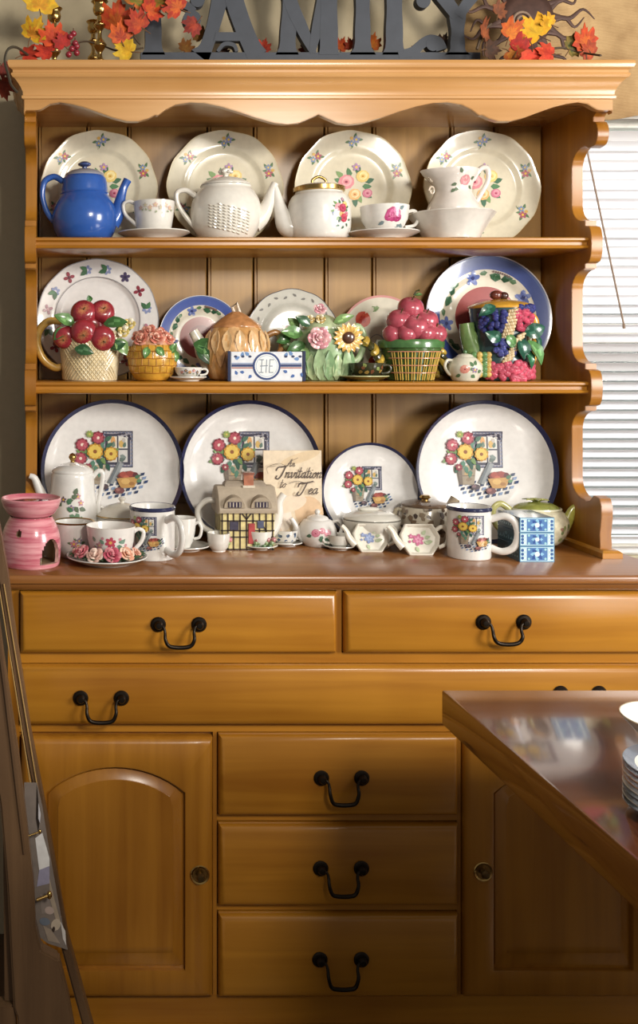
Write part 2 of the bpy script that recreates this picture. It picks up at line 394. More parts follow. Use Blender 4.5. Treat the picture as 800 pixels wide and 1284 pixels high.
# carcass with front openings left to the drawers: rails and stiles
cb = MB().box(XC-bhw, XC+bhw, FB+.012, 2.43, .089, zc0)
build('carcass', lshift(cb), 'honey_wood_tall', sb, smooth=False)
zr = [zpx(733), zpx(742), zpx(821), zpx(834), zpx(911), zpx(921), zpx(1253), .089]
sx0, sx1 = xpx(24), XC+bhw-.022
def fpart(nm, x0, x1, z0, z1, mat): build(nm, lshift(MB().box(x0, x1, FB+.002, FB+.0115, z0, z1)), mat, sb, smooth=False)
for a, b_ in ((0, 1), (2, 3), (4, 5), (6, 7)): fpart('rail', sx0, sx1, zr[b_], zr[a], 'honey_wood_wide')
for a, b_ in ((1025.5, 1033), (1138.5, 1146)): fpart('rail', xpx(273.5), xpx(576.5), zpx(b_), zpx(a), 'honey_wood_wide')
fpart('stile', XC-bhw, sx0, .089, zc0, 'honey_wood_tall'); fpart('stile', sx1, XC+bhw, .089, zc0, 'honey_wood_tall')
fpart('stile', xpx(424), xpx(431), zr[2], zr[1], 'honey_wood_tall')
fpart('stile', xpx(268.5), xpx(273.5), zr[6], zr[5], 'honey_wood_tall'); fpart('stile', xpx(576.5), xpx(581.5), zr[6], zr[5], 'honey_wood_tall')
# counter top with moulded edge
zt0 = Z0
pr = [(0, -.030), (.006, -.030), (.012, -.024), (.014, -.018), (.02, -.016), (.022, -.008), (.0195, -.002), (.016, 0)]
lo = []
for p, z in pr: lo.append([(XC-bhw-p, 2.0-p-.008, zt0+z), (XC+bhw+p, 2.0-p-.008, zt0+z), (XC+bhw+p, 2.435, zt0+z), (XC-bhw-p, 2.435, zt0+z)])
build('counter_top', lshift(MB().loft(lo)), 'counter_wood', sb)
pl = MB().loft([[(XC-bhw-a, FB-.006-a, z), (XC+bhw+a, FB-.006-a, z), (XC+bhw+a, 2.43, z), (XC-bhw-a, 2.43, z)] for a, z in ((0, .088), (.012, .08), (.014, .0), )])
build('plinth', lshift(pl), 'honey_wood_wide', sb)
STEP = [(0, FB+.012), (0, YD+.006), (.0025, YD+.001), (.007, YD-.003), (.012, YD-.005)]
def bail(parent, xa, xb, y_r, y_b):
    """two round rosettes and a swinging bail"""
    g = YD-.005
    for x in (xa, xb):
        x_, z_ = xpx(x), zpx(y_r)
        mm = MB(1).lathe([(0, 0), (.015, 0), (.0155, .002), (.013, .005), (.009, .0055), (.008, .012), (.0055, .016), (0, .0165)], 24)
        mm.xform(Matrix.Translation((x_, g, z_)) @ Matrix.Rotation(PI/2, 4, 'X'))
        build('rosette', lshift(mm), 'dark_bronze', parent)
    xa_, xb_ = xpx(xa), xpx(xb); zr_, zb_ = zpx(y_r), zpx(y_b); d = (xb_-xa_); yb = g-.022
    pts = [(xa_+.001, g-.011, zr_), (xa_+.009, g-.013, zr_-.002), (xa_+.012, g-.016, zr_-.012), (xa_+.012, yb, zr_-.024), (xa_+.018, yb, zb_+.004), (xa_+d*.38, yb, zb_)]
    path = smooth_path(pts+[(xa_+xb_-p[0], p[1], p[2]) for p in reversed(pts)], 5)
    rr = [.0026+.0016*sin(PI*i/(len(path)-1))**2 for i in range(len(path))]
    build('bail', lshift(MB().tube(path, rr, 10)), 'dark_bronze', parent)
def drawer(x0, x1, y0, y1, handles):
    a, b_, c, d = xpx(x0+.9), xpx(x1-.9), zpx(y1-1.1), zpx(y0+.5)
    o = build('drawer', lshift(MB().loft(rect_loops((a+b_)/2, (c+d)/2, (b_-a)/2, (d-c)/2, STEP))), 'honey_wood_wide', sb)
    for h in handles: bail(o, *h)
    return o
drawer(24.5, 423.5, 742.5, 820.5, [(198, 249, 782, 807)])
drawer(431.5, 831, 742.5, 820.5, [(604.5, 655, 779, 803)])
drawer(24.5, 831, 834.5, 910.5, [(101, 152, 874, 900), (701, 749, 868, 894)])
drawer(274, 576, 921.5, 1024.5, [(402, 452.5, 974, 1002)])
drawer(274, 576, 1034, 1137.5, [(401, 452, 1087, 1115)])
drawer(274, 576, 1147, 1252, [(400, 452, 1201, 1230)])
def ray_poly(c, a, poly):
    dx, dz = cos(a), sin(a); best = None
    for (x1, z1), (x2, z2) in zip(poly, poly[1:]+poly[:1]):
        ex, ez = x2-x1, z2-z1; den = dx*ez-dz*ex
        if abs(den) < 1e-12: continue
        t = ((x1-c[0])*ez-(z1-c[1])*ex)/den; u = ((x1-c[0])*dz-(z1-c[1])*dx)/den
        if t > 1e-9 and -1e-6 <= u <= 1+1e-6 and (best is None or t > best): best = t
    return (c[0]+dx*best, c[1]+dz*best)
def door(x0, x1, y0, y1, ax0, ax1, ysp, ytop, ybot, knob):
    a, b_, c, d = xpx(x0+.9), xpx(x1-.9), zpx(y1-1.1), zpx(y0+.5)
    p0, p1 = xpx(ax0), xpx(ax1); zs, zt, zb = zpx(ysp), zpx(ytop), zpx(ybot)
    cx = (p0+p1)/2; hw = (p1-p0)/2; rise = zt-zs; R = (hw*hw+rise*rise)/(2*rise)
    def arch(ins):
        h = hw-ins; pts = [(cx-h, zb+ins), (cx+h, zb+ins)]
        th = math.asin(min(1, h/(R-ins))) if R > ins else PI/2
        for i in range(17):
            t = th-2*th*i/16; pts.append((cx+(R-ins)*sin(t), zt-R+(R-ins)*cos(t)))
        return pts
    ctr = (cx, (zb+zt)/2)
    rect = [(a, c), (b_, c), (b_, d), (a, d)]
    base = arch(0)
    ang = sorted([math.atan2(p[1]-ctr[1], p[0]-ctr[0]) for p in rect+base])
    def loop(poly, y): return [(q[0], y, q[1]) for q in (ray_poly(ctr, t, poly) for t in ang)]
    def rin(i): return [(a+i, c+i), (b_-i, c+i), (b_-i, d-i), (a+i, d-i)]
    mm = MB().loft([loop(rect, FB+.012), loop(rect, YD+.006), loop(rin(.0025), YD+.001), loop(rin(.007), YD-.003), loop(rin(.011), YD-.005), loop(arch(-.003), YD-.005), loop(base, YD-.004), loop(base, YD+.006)], capb=False)
    o = build('door', lshift(mm), 'honey_wood_tall', sb)
    mp_ = MB().loft([loop(arch(0), YD+.006), loop(arch(.0045), YD+.0055), loop(arch(.0055), YD+.003), loop(arch(.024), YD-.003), loop(arch(.0255), YD-.0045)], capa=False)
    build('raised_panel', lshift(mp_), 'honey_wood_tall', o)
    kx, kz = xpx(knob[0]), zpx(knob[1])
    k1 = MB().lathe([(0, 0), (.0185, 0), (.0195, .002), (.018, .004), (.015, .003), (.0145, .0022), (0, .0022)], 28).xform(Matrix.Translation((kx, YD-.005, kz)) @ Matrix.Rotation(PI/2, 4, 'X'))
    build('knob_plate', lshift(k1), 'brass', o)
    k2 = MB().lathe([(0, 0), (.006, 0), (.0045, .005), (.007, .009), (.0085, .012), (.0065, .016), (0, .017)], 24).xform(Matrix.Translation((kx, YD-.007, kz)) @ Matrix.Rotation(PI/2, 4, 'X'))
    build('knob', lshift(k2), 'aged_brass', o)
door(26, 268, 925, 1252, 57, 232, 993, 961, 1216, (250, 1095))
door(582, 829, 925, 1252, 618, 793, 993, 961, 1216, (604, 1091))

# ================================================================== PLATE HUTCH
hu = empty('plate_hutch', (XC, 2.3, Z0), 'open honey wood plate hutch with scalloped sides and crown on the sideboard', 'hutch')
def hs(mb): return mb.shift((-XC, -2.3, -Z0))
hin, hout = .6155, .641
YB = 2.413
YS, YR, YF_, YV = 2.195, 2.275, 2.152, 2.172      # bump, recess, foot, valance planes
def pz(y, Y=2.21): return Z(y, Y)
pf = [(YV, pz(100)), (YV, pz(146)), (YV+.012, pz(150)), (YV+.012, pz(155))]
def bump(y0, y1):     # small fillets with a half round between
    r_ = [(YS+.028, pz(y0-1)), (YS+.022, pz(y0-1)), (YS+.022, pz(y0+6))]
    for i in range(9):
        t = PI*i/8; zc = (y0+6+y1-6)/2; hh = (y1-y0-12)/2
        r_.append((YS+.018-.022*sin(t)**.7, pz(zc-hh*cos(t))))
    return r_+[(YS+.022, pz(y1-6)), (YS+.022, pz(y1)), (YS+.028, pz(y1))]
def cove(y0, y1):     # recess between bumps
    out = []
    for i in range(7):
        t = i/6*PI/2; out.append((YS+.028+(YR-YS-.028)*sin(t), pz(y0+24*(1-cos(t)))))
    for i in range(7):
        t = i/6*PI/2; out.append((YS+.028+(YR-YS-.028)*cos(t), pz(y1-24*(1-sin(t)))))
    return out
for i in range(8):
    t = PI*i/7; pf.append((YV+.012-.018*sin(t), pz(171-15*cos(t))))
pf += [(YV+.03, pz(187))]+cove(181, 276)+bump(277, 336)+cove(337, 456)+bump(457, 515)
pf += cove(516, 627)
pf += [(YS+.02, pz(629)), (YS+.005, pz(627)), (YS-.012, pz(619)), (YF_+.008, pz(621)), (YF_, pz(630)), (YF_, pz(645)), (YF_+.006, pz(665)), (YF_+.004, pz(676)), (YF_+.004, Z0+.016)]
pf += [(YB+.02, Z0+.016), (YB+.02, pz(100))]
# remove near duplicates
q = [pf[0]]
for p in pf[1:]:
    if math.hypot(p[0]-q[-1][0], p[1]-q[-1][1]) > .0008: q.append(p)
pf = q
for s_ in (-1, 1):
    xa, xb = sorted((XC+s_*hin, XC+s_*hout))
    o = build('side_panel', hs(MB().prism(pf, 'x', xa, xb)), 'honey_wood_tall', hu, bev=.0022)
    ft = MB().loft([[(xa-i, YF_-.022+j, z), (xb+i, YF_-.022+j, z), (xb+i, YB, z), (xa-i, YB, z)] for i, j, z in ((.009, 0, Z0+.0005), (.009, 0, Z0+.012), (.005, .005, Z0+.0155), (.003, .008, Z0+.017))])
    build('foot_block', hs(ft), 'honey_wood_wide', hu)
# back boards, one object each
gr = [46.5, 109, 160, 260, 318, 407, 467, 565, 620, 690]
xs = [XC-hin]+[X(g_, YB) for g_ in gr[1:-1]]+[XC+hin]
for a, b_ in zip(xs[:-1], xs[1:]):
    g_ = .0016; e = .0045
    pts = [(a+g_, YB+.012), (a+g_, YB+.004), (a+g_+.0012, YB+.0005), (a+g_+e, YB+.0005), (a+g_+e+.001, YB+.003), (a+g_+e+.0025, YB+.003), (a+g_+e+.0035, YB), (b_-g_-.003, YB), (b_-g_, YB+.004), (b_-g_, YB+.012)]
    build('back_board', hs(MB().prism(pts, 'z', Z0+.002, pz(118))), 'back_board_wood', hu, angle=25)
build('back_sheet', hs(MB().box(XC-hin, XC+hin, YB+.0125, YB+.018, Z0+.002, pz(118))), 'dark_gap', hu, smooth=False)
build('bottom_rail', hs(MB().box(XC-hin+.0005, XC+hin-.0005, YB-.008, YB-.0005, Z0+.002, Z(631, YB-.008))), 'back_board_wood', hu, bev=.002)
build('top_rail', hs(MB().box(XC-hin+.0005, XC+hin-.0005, YB-.016, YB-.0005, Z(150, YB-.016), pz(120))), 'back_board_wood', hu, bev=.002)
for yt, yb in ((297, 312), (478.5, 494)):
    zt_, zb_ = Z(yt, 2.205), Z(yb, 2.205); h = zt_-zb_
    pts = [(YB-.001, zt_), (2.212, zt_)]
    pts += [(2.208, zt_-.0005), (2.2045, zt_-.003), (2.2045, zt_-.007), (2.208, zt_-.0095), (2.211, zt_-h*.42), (2.211, zt_-h*.66), (2.2065, zt_-h*.72), (2.2045, zt_-h*.82), (2.2065, zt_-h*.93), (2.211, zb_), (YB-.001, zb_)]
    build('shelf', hs(MB().prism(pts, 'x', XC-hin, XC+hin)), 'honey_wood_wide', hu, angle=30)
# valance
def vy(dx):
    K = [(0, 146), (10, 150.5), (24, 156.5), (38, 158.5), (55, 156.5), (78, 150), (100, 142.5), (122, 136), (142, 132), (160, 131), (178, 134), (190, 140), (198, 146), (200, 147.5), (203, 146.5), (212, 151), (224, 154.5), (238, 154.5), (256, 150), (275, 143), (292, 137), (308, 133), (322, 131), (334, 133), (342, 138), (346, 140), (352, 141), (400, 141)]
    for (a, b_), (c, d) in zip(K[:-1], K[1:]):
        if dx <= c: return b_+(d-b_)*(dx-a)/(c-a)
    return 141
kx = YV/F; pts = []
for i in range(-183, 184):
    dx = i*2
    if abs(dx)*kx > hout: continue
    pts.append((XC+dx*kx, Z(vy(abs(dx)), YV)))
pts = [(XC-hout, Z(145, YV))]+pts+[(XC+hout, Z(145, YV)), (XC+hout, Z(108, YV)), (XC-hout, Z(108, YV))]
build('valance', hs(MB().prism(pts, 'y', YV-.02, YV-.001)), 'cornice_wood', hu, bev=.0012)
# cornice
zq = lambda y: Z(y, 2.16)
cp = [(0, 126), (.004, 125), (.005, 122), (.002, 121), (.002, 117), (.006, 112), (.013, 106), (.02, 101.5), (.024, 100.5), (.027, 98), (.0265, 96), (.0235, 95), (.0235, 92), (.031, 89.5), (.034, 86), (.034, 82), (.032, 80.5), (0.01, 80)]
CB = YV-.021
lo = [[(XC-hout-p, CB-p*.75, zq(y)), (XC+hout+p, CB-p*.75, zq(y)), (XC+hout+p, YB+.02, zq(y)), (XC-hout-p, YB+.02, zq(y))] for p, y in cp]
build('cornice', hs(MB().loft(lo)), 'cornice_wood', hu, angle=30)
ZT = zq(80)
#@@ITEMS@@
# ================================================================== print designs (pixel units)
def sprig(P, x, y, r=9, a=0., c1='c9808c', c2='7d8fb0'):
    ca, sa = cos(a), sin(a)
    def T(u, v): return (x+u*ca-v*sa, y+u*sa+v*ca)
    for u, v, l, d in ((-.9, .2, .7, 2.6), (.7, .5, .7, .6), (.9, -.4, .7, -.3), (-.4, -.5, .7, -2.4), (0, .4, .6, 1.5)):
        P.leaf(*T(u*r*.5, v*r*.5), l*r, d+a, '5c7a55', .26)
    P.flower(*T(-r*.3, 0), r*.5, c1); P.flower(*T(r*.45, r*.1), r*.4, c2); P.ell(*T(r*.1, -r*.45), r*.22, r*.2, 'd8b060')
    return P
def bouquet(P, x, y, R):
    for i in range(13):
        a = i*2.4; q = R*(.55+.4*((i*37) % 10)/10); P.leaf(x+q*cos(a)*.7, y+q*sin(a)*.7, R*.42, a, ('4f7d52', '7a9a60', '3f6a4e')[i % 3], .3)
    P.rose(x-R*.3, y+R*.2, R*.36, 'd98a92', 'e8b0b0'); P.rose(x+R*.42, y+R*.45, R*.3, 'e6c878', 'f2e0a0', 'c09030')
    P.rose(x+R*.05, y-R*.35, R*.28, 'e2b070', 'f0d0a0', 'b07030'); P.rose(x+R*.6, y-R*.3, R*.22, 'c87088', 'dc98a4')
    P.flower(x-R*.7, y-R*.35, R*.2, '7c8cb8'); P.flower(x+R*.15, y+R*.85, R*.18, 'b08cb0')
    return P
def window_motif():
    """flowers in a pot before a small window, a fruit bowl on a chequered cloth; spans about +-50"""
    P = Print()
    P.rect(-14, 2, 26, 50, '454354'); P.rect(-12.3, 3.7, 24.3, 48.3, 'aaa6ae'); P.rect(-10.5, 5.5, 22.5, 46.5, '3f3d4c'); P.rect(-7, 9, 5, 25, 'd8d4cc'); P.rect(7, 9, 19, 25, 'cdcac6'); P.rect(-7, 27, 5, 43, 'd8ceba'); P.rect(7, 27, 19, 43, 'd9d6cd')
    for i in range(9):
        for q in ((-13.2, 4+i*5), (23.4, 4+i*5)): P.rect(q[0], q[1], q[0]+1.8, q[1]+2.2, '6f7890')
        if i < 8: P.rect(-10+i*4.5, 47, -8+i*4.5, 48.8, '6f7890'); P.rect(-10+i*4.5, 3.2, -8+i*4.5, 5, '6f7890')
    P.ell(11, 33, 3.5, 5, 'c9a660'); P.ell(0, 37, 3, 6, 'd09a60'); P.ell(14, 38, 2.5, 3, 'b8b0a8'); P.leaf(8, 10, 11, .6, '5f6d66'); P.leaf(9, 18, 9, -.4, '7c8a84'); P.leaf(-4, 12, 9, 1.1, '54746c'); P.leaf(0, 28, 9, 1.5, '6d8070'); P.leaf(14, 28, 8, 1.3, '5c7468')
    for i in range(9):
        for j in range(5):
            if abs(i-4)+j > 6: continue
            x = -32+i*8.6+j*2.2; y = -19-j*5+i*1.7
            P.poly([(x, y), (x+4.8, y+1.0), (x+3.6, y-2.7), (x-1.2, y-3.7)], ('33466e', '7f92b2', '2c3c5c')[(i+2*j) % 3])
    P.poly([(-36, 4), (-10, 4), (-13, -20), (-32, -20)], '9c8f7c'); P.poly([(-36, 4), (-29, 4), (-28, -20), (-32, -20)], '74685e'); P.rect(-37, 2, -9, 5.5, 'b5a78c'); P.ell(-20, -6, 6, 4, 'b89c70'); P.rect(-33, -9, -12, -7.6, '7c7064'); P.leaf(-24, -14, 9, .2, '8c7c68')
    P.poly([(6, 10), (14, 7), (0, -20), (-8, -18)], '8f9496'); P.poly([(6, 10), (9, 9), (-4, -19), (-8, -18)], '6c7276')
    for i in range(26):
        a = i*2.4; q = 3+i*.75; P.leaf(-22+q*cos(a)*1.1, 19+q*sin(a), 11, a+.5*sin(i), ('3c6450', '6c8c50', '2a5446', '54806c')[i % 4], .28)
    for x, y, r in ((-20, 41, 9), (-41, 32, 9), (-43, 14, 8.5)):
        P.flower(x, y, r, '7c2c3a', 'f0d8c8', 9, .1); P.flower(x, y, r*.8, 'b0505c', 'ead8c8', 9, .4)
    P.flower(-31, 46, 5, '8c9c58', 'c9b860', 7); P.flower(-33, 3, 5, '8c3c48', 'd8b8a8', 7)
    for x, y, r in ((-24, 23, 11), (-3, 20, 9.5)): P.flower(x, y, r, 'b8862c', 'a8622c', 10); P.flower(x, y, r*.82, 'dcbc58', '8c5428', 10, .6)
    P.ell(20, -9, 15, 6.5, '74342f'); P.ell(13, -7, 5, 4, 'a04c40'); P.ell(22, -6, 5, 4, '96443c'); P.ell(29, -8, 4, 3.5, '5c2c30'); P.ell(17, -11, 4, 3, 'b4604c'); P.poly([(4, -12), (35, -10), (27, -24), (10, -25)], 'b98f54'); P.ell(16, -16, 6, 4, 'cfa968'); P.ell(24, -19, 4, 2.5, '9c7040'); P.leaf(28, -12, 9, .5, '456c50'); P.leaf(30, -16, 8, .2, '5c8464')
    P.ell(8, -28, 7, 4.5, '74484a'); P.ell(6, -27, 3, 2, 'a06c64'); P.ell(-12, -23, 6, 4, '55484e'); P.ell(-14, -22, 3, 2, '80686c')
    return P
WM = window_motif()

# ================================================================== plates standing on edge
def plate(px, w_, Y, zb, lean, label, prof='rim', colr=None, scal=None, pr=None, group=None, mat='glaze', deep=.1):
    it = Item('plate', label, 'plate', px, Y, zb, group); R = w_/2
    if prof == 'rim': P = [(0, .0), (.3, .0), (.5, .0), (.6, .0), (.645, .01), (.69, .045), (.72, .055), (.77, .061), (.84, .07), (.9, .08), (.95, .088), (.985, .095), (1, .1)]
    else: P = [(0, 0), (.3, 0), (.52, 0), (.555, .012), (.7, .035), (.82, .065), (.9, .105), (.95, .15), (.975, .178), (1, .205)]
    hr = P[-1][1]
    front = [(r*R, h*R) for r, h in P]
    back = [(R*1.005, (hr-.02)*R)]+[(r*R, (h-.035)*R) for r, h in reversed(P) if .56 < r < .99]+[(R*.56, -.055*R), (R*.52, -.055*R), (R*.5, -.035*R), (0, -.035*R)]
    full = front+back; nf = len(front)
    cl = lean
    zoff = R*cos(cl)-hr*R*sin(cl)
    if scal: zoff += 0
    def T(u, v, h): return (u, v*sin(cl)-h*cos(cl), v*cos(cl)+h*sin(cl)+zoff)
    mb = it.mb()
    mb.lathe(full, 72, colf=lambda a, i: (colr((full[i][0]+full[i+1][0])/2/R, a, i >= nf-1)), scal=scal)
    # lathe axis z -> plate normal; its angle 0 lies at -y (bottom), u = x, v = y
    mb.v = [T(x, y, z) for x, y, z in mb.v]
    it.part('dish', mb, mat)
    if pr:
        hs_ = [(r*R, h*R) for r, h in P]
        def fn(x, y, e):
            r = math.hypot(x, y); h = hs_[-1][1]
            for (ra, ha), (rb, hb) in zip(hs_[:-1], hs_[1:]):
                if r <= rb: h = ha+(hb-ha)*(r-ra)/(rb-ra); break
            return T(x, y, h+e)
        for q in (pr if isinstance(pr, list) else [pr]): it.part('printed_pattern', q.mb(it.k, fn, .3, .012), 'print', smooth=False, recalc=False)
    return it
CREAM = H('d8d0b8')
def scallop(a, r, z):
    q = (a*6/(2*PI)) % 1.0
    return 1 if r < 1 else 1+(.022*abs(sin(3*a+.4))-.012+.008*cos(12*a))*min(1, (r/66)**4)
PY1 = 2.372
for px, top, lab, bq in ((124, 166, 'cream scalloped plate with flower sprigs behind the blue teapot', 0), (281, 168, 'cream scalloped plate with flower sprigs behind the white basketweave teapot', .25), (441, 169, 'cream scalloped plate with rose bouquet behind the gold rimmed teapot', 1), (602, 168, 'cream scalloped plate with rose bouquet behind the pitcher and bowl', 1)):
    R = 72; PL = []
    for i in range(6):
        P = Print(); PL.append(P); a = .35+i*PI/3+(.12 if i % 2 else 0); sprig(P, .82*R*cos(a), .82*R*sin(a), 10, a+PI/2+(.6 if i % 2 else -.4), ('b06070', '8890b8', 'a85868')[i % 3])
    PL.append(bouquet(Print(), 2, 2, 29))
    plate(px, 2*R, PY1, Z1, .085, lab, 'rim', lambda r, a, bk: H('d8cba8') if r > .985 else CREAM, scallop, PL, 'cream scalloped plates on the upper shelf')
PY2 = 2.372
# white plate with garland rim
P = Print(); R = 76
for i in range(16):
    a = i*2*PI/16+.2; x, y = .83*R*cos(a), .83*R*sin(a)
    k_ = i % 8
    if k_ in (0, 3, 4, 6): P.flower(x, y, 6, '8792b8', 'd8d0e0', 6); P.leaf(x, y, 11, a+PI/2+.5, '3d6645', .3); P.leaf(x, y, 10, a+PI/2-.6, '4a7850', .3)
    elif k_ in (1, 5): P.flower(x, y, 7, '8c3040', '5a2030', 4)
    elif k_ == 2: P.flower(x, y, 6.5, '463a5c', '2c2440', 5)
    else: P.flower(x, y, 6.5, 'b07888', 'd8a8b0', 4)
P.p += Print().line([(.70*R*cos(t*PI/24), .70*R*sin(t*PI/24)) for t in range(49)], .8, '8c8a8c').p
plate(122, 152, PY2, Z2, .085, 'white plate with garland of blue flowers around its rim behind the apple jug', 'rim', lambda r, a, bk: H('9c9a9c') if r > .985 else H('e2dfdc'), lambda a, r, z: 1+.006*cos(12*a)*(r > 60), P)
def blueplate(px, w_, label, Y):
    R = w_/2; P = Print()
    for i in range(9):
        a = i*2*PI/9+.5; x, y = .66*R*cos(a), .66*R*sin(a)
        if i % 2 == 0: P.flower(x, y, R*.12, '6878b4', '40487c', 5)
        else: P.leaf(x, y, R*.2, a+PI/2, '3f6a4c', .32); P.leaf(x, y, R*.18, a-PI/2+.4, '2f5840', .32)
        b_ = a+.35; P.leaf(.72*R*cos(b_), .72*R*sin(b_), R*.13, b_+1.8, '5a7c58', .3)
    for i in range(8): P.ell(.74*R*cos(PI/2-.5+i*.05), .74*R*sin(PI/2-.5+i*.05), 1.4, 1.4, '6a4a40')
    def c(r, a, bk):
        if bk: return H('4c5c96')
        if r > .985: return H('d6d2d4')
        if r > .77: return H('46599e') if r < .93 else H('55689f')
        if r > .5: return H('e0d8c4')
        return H('a2504c') if r > .2 else H('8a3c40')
    return plate(px, w_, Y, Z2, .085, label, 'rim', c, None, P)
blueplate(252, 106, 'blue rimmed plate with red centre behind the small yellow rose pot', PY2)
blueplate(610, 157, 'large blue rimmed plate with red centre behind the fruit pitcher', PY2)
# grey scalloped plate
P = Print(); R = 57
for i in range(26):
    a = i*2*PI/26; P.leaf(.84*R*cos(a), .84*R*sin(a), 6, a+PI/2+(.5 if i % 2 else -.5), '77746e', .25)
sprig(P, -4, 8, 8, 0, 'a87878', '88807c')
plate(366, 114, PY2, Z2, .085, 'pale grey scalloped plate with dark edge behind the rose and sunflower teapot', 'rim', lambda r, a, bk: H('55545a') if r > .982 else H('c9c6bb'), lambda a, r, z: 1+.02*abs(cos(5*a))*(r > 50)-.008, P)
P = Print(); R = 54
for a, c in ((2.35, 'c0503c'), (.9, 'c0503c'), (-.4, 'c8584a'), (-1.8, 'c0503c')):
    x, y = .6*R*cos(a), .6*R*sin(a); P.ell(x, y, 10, 10, c, 0, 14); P.ell(x, y, 5, 5, 'a83a34', 0, 10)
    P.leaf(.62*R*cos(a-.62), .62*R*sin(a-.62), 9, a, '7c9468', .35); P.leaf(.7*R*cos(a-.72), .7*R*sin(a-.72), 8, a+1, '8aa074', .35)
P.line([(-16+2*i, -4+8*sin(i*.3)) for i in range(16)], .8, '7c8090')
plate(478, 106, PY2, Z2, .085, 'cream plate with pink rim and red flower behind the pink apple basket', 'rim', lambda r, a, bk: H('d69c96') if r > .96 else H('d8d2bf'), None, P)
# four deep bowls on the counter
def cobalt(r, a, bk): return H('2c2f52') if (bk or r > .95) else H('e3e0dc')
PY0 = 2.352
for px, w_, lab in ((140, 177, 'large white blue rimmed plate with window picture behind the white coffee pot'), (311.5, 176, 'large white blue rimmed plate with window picture behind the cottage teapot'), (604, 176, 'large white blue rimmed plate with window picture behind the mug and tea tins')):
    plate(px, w_, PY0, Z0, .075, lab, 'coupe', cobalt, None, WM.scaled(.95, 2, 2), 'window picture plates on the counter')
plate(462, 123, PY0, Z0, .09, 'smaller white blue rimmed plate with window picture beside the invitation card', 'coupe', cobalt, None, WM.scaled(.62, 1, 1), 'window picture plates on the counter')

# ================================================================== pots and cups
def loop_handle(mb, pts, r, n=6, col=None, flat=1.0):
    rr = r if hasattr(r, '__len__') else [r]*len(pts)
    mb.tube(smooth_path([(x, 0, z) for x, z in pts], n), smooth_rad(rr, n), 10, col, flat); return mb
def spout(mb, pts, r, col=None):
    path = smooth_path([(x, 0, z) for x, z in pts], 6); rr = smooth_rad(r, 6)
    mb.tube(path, rr, 14, col); return mb
def cup_prof(R, Hh, base=.58, flare=.06, t=1.8):
    o = [(0, 1.2), (R*base*.8, 1.2), (R*base*.8, 0), (R*base, 0), (R*base, 1.5), (R*(base+.22), Hh*.22), (R*.93, Hh*.55), (R*(1-flare*.3), Hh*.85), (R, Hh)]
    i = [(R-t*.6, Hh), (R*.93-t, Hh*.55), (R*(base+.2)-t, Hh*.24), (R*base*.7, 3), (0, 2.6)]
    return o+i
def saucer_prof(R): return [(0, 1), (R*.5, 1), (R*.52, 0), (R*.58, 0), (R*.6, 1.2), (R*.8, R*.07+.8), (R, R*.16+1), (R*.99, R*.16+2.2), (R*.8, R*.08+2.2), (R*.6, 2.4), (R*.56, 1.9), (0, 1.9)]
def saucer(px, Y, z, R, label, col='e8e4da', rim=None, group=None, name='saucer'):
    it = Item(name, label, 'saucer', px, Y, z, group); pr_ = saucer_prof(R); mb = it.mb(col)
    mb.lathe(pr_, 44, colf=lambda a, i: H(rim) if (rim and i in (6,)) else H(col)); me = build('x', mb, 'glaze')
    o = it.o
    # one-piece thing: give the mesh the place of its root
    me.name = name; me.location = o.location
    for k_ in ('label', 'category', 'group'):
        if k_ in o: me[k_] = o[k_]
    bpy.data.objects.remove(o); me.name = name
    return it, (R*.05+2.0)*it.k
def cup(px, Y, z, R, Hh, label, col='ece8df', side=1, handle=True, pr=None, rim=None, group=None, hr=2.0, rz=0, base=.58, flare=.06, name='teacup', hpts=None, a0=0):
    it = Item(name, label, 'cup', px, Y, z, group); pf_ = cup_prof(R, Hh, base, flare); mb = it.mb(col)
    mb.lathe(pf_, 40, colf=lambda a, i: H(rim) if (rim and i in (8,)) else H(col)); it.part('bowl', mb)
    if handle:
        h = hpts or [(R*.88, Hh*.78), (R*1.22, Hh*.86), (R*1.42, Hh*.66), (R*1.28, Hh*.38), (R*.86, Hh*.3)]
        hm = it.mb(col); loop_handle(hm, [(side*x, zz) for x, zz in h], hr)
        if rz: hm.xform(Matrix.Rotation(rz, 4, 'Z'))
        it.part('handle', hm)
    if pr: it.part('printed_pattern', pr.mb(it.k, on_lathe(pf_[3:9], a0), .25), 'print', smooth=False, recalc=False)
    return it
# ---- upper shelf
YA = 2.283
it = Item('teapot', 'cobalt blue glazed teapot with grey metal lid', 'teapot', 106, YA, Z1)
BL = '2f5aa8'
pf_ = sprof([(27, 0), (33, 2), (39, 14), (41, 28), (38, 42), (32, 53), (29.5, 57)])+[(30.5, 58.5)]+sprof([(29.5, 60), (28.5, 70), (27, 77), (25, 80)])+[(0, 80)]
it.part('body', it.mb(BL).lathe(pf_, 48))
hd = it.mb(BL); loop_handle(hd, [(-27, 74), (-38, 80), (-50, 74), (-53, 58), (-49, 40), (-42, 28), (-36, 24)], [4, 4, 4, 3.6, 3.6, 3.8, 5]); it.part('handle', hd)
it.part('spout', spout(it.mb(BL), [(33, 22), (41, 34), (45, 52), (49, 66), (54, 76)], [12, 9.5, 6.6, 5.2, 5.5]))
ld = it.mb('8f8f98').lathe(sprof([(25, 80), (24, 83), (18, 87), (8, 89.5), (4, 90)])+[(0, 90)], 36); lo_ = it.part('lid', ld, 'brushed_steel' if 'brushed_steel' in M else 'glaze')
kn = it.mb('3a4a7c').lathe([(3, 90), (3, 92), (8, 94), (8.5, 96), (5, 98.5), (0, 99)], 20); it.part('lid_knob', kn, 'glaze', lo_)
_, dz = saucer(193, 2.268, Z1, 45, 'white saucer under the pale cup beside the blue teapot', 'e0dcd2')
P = Print()
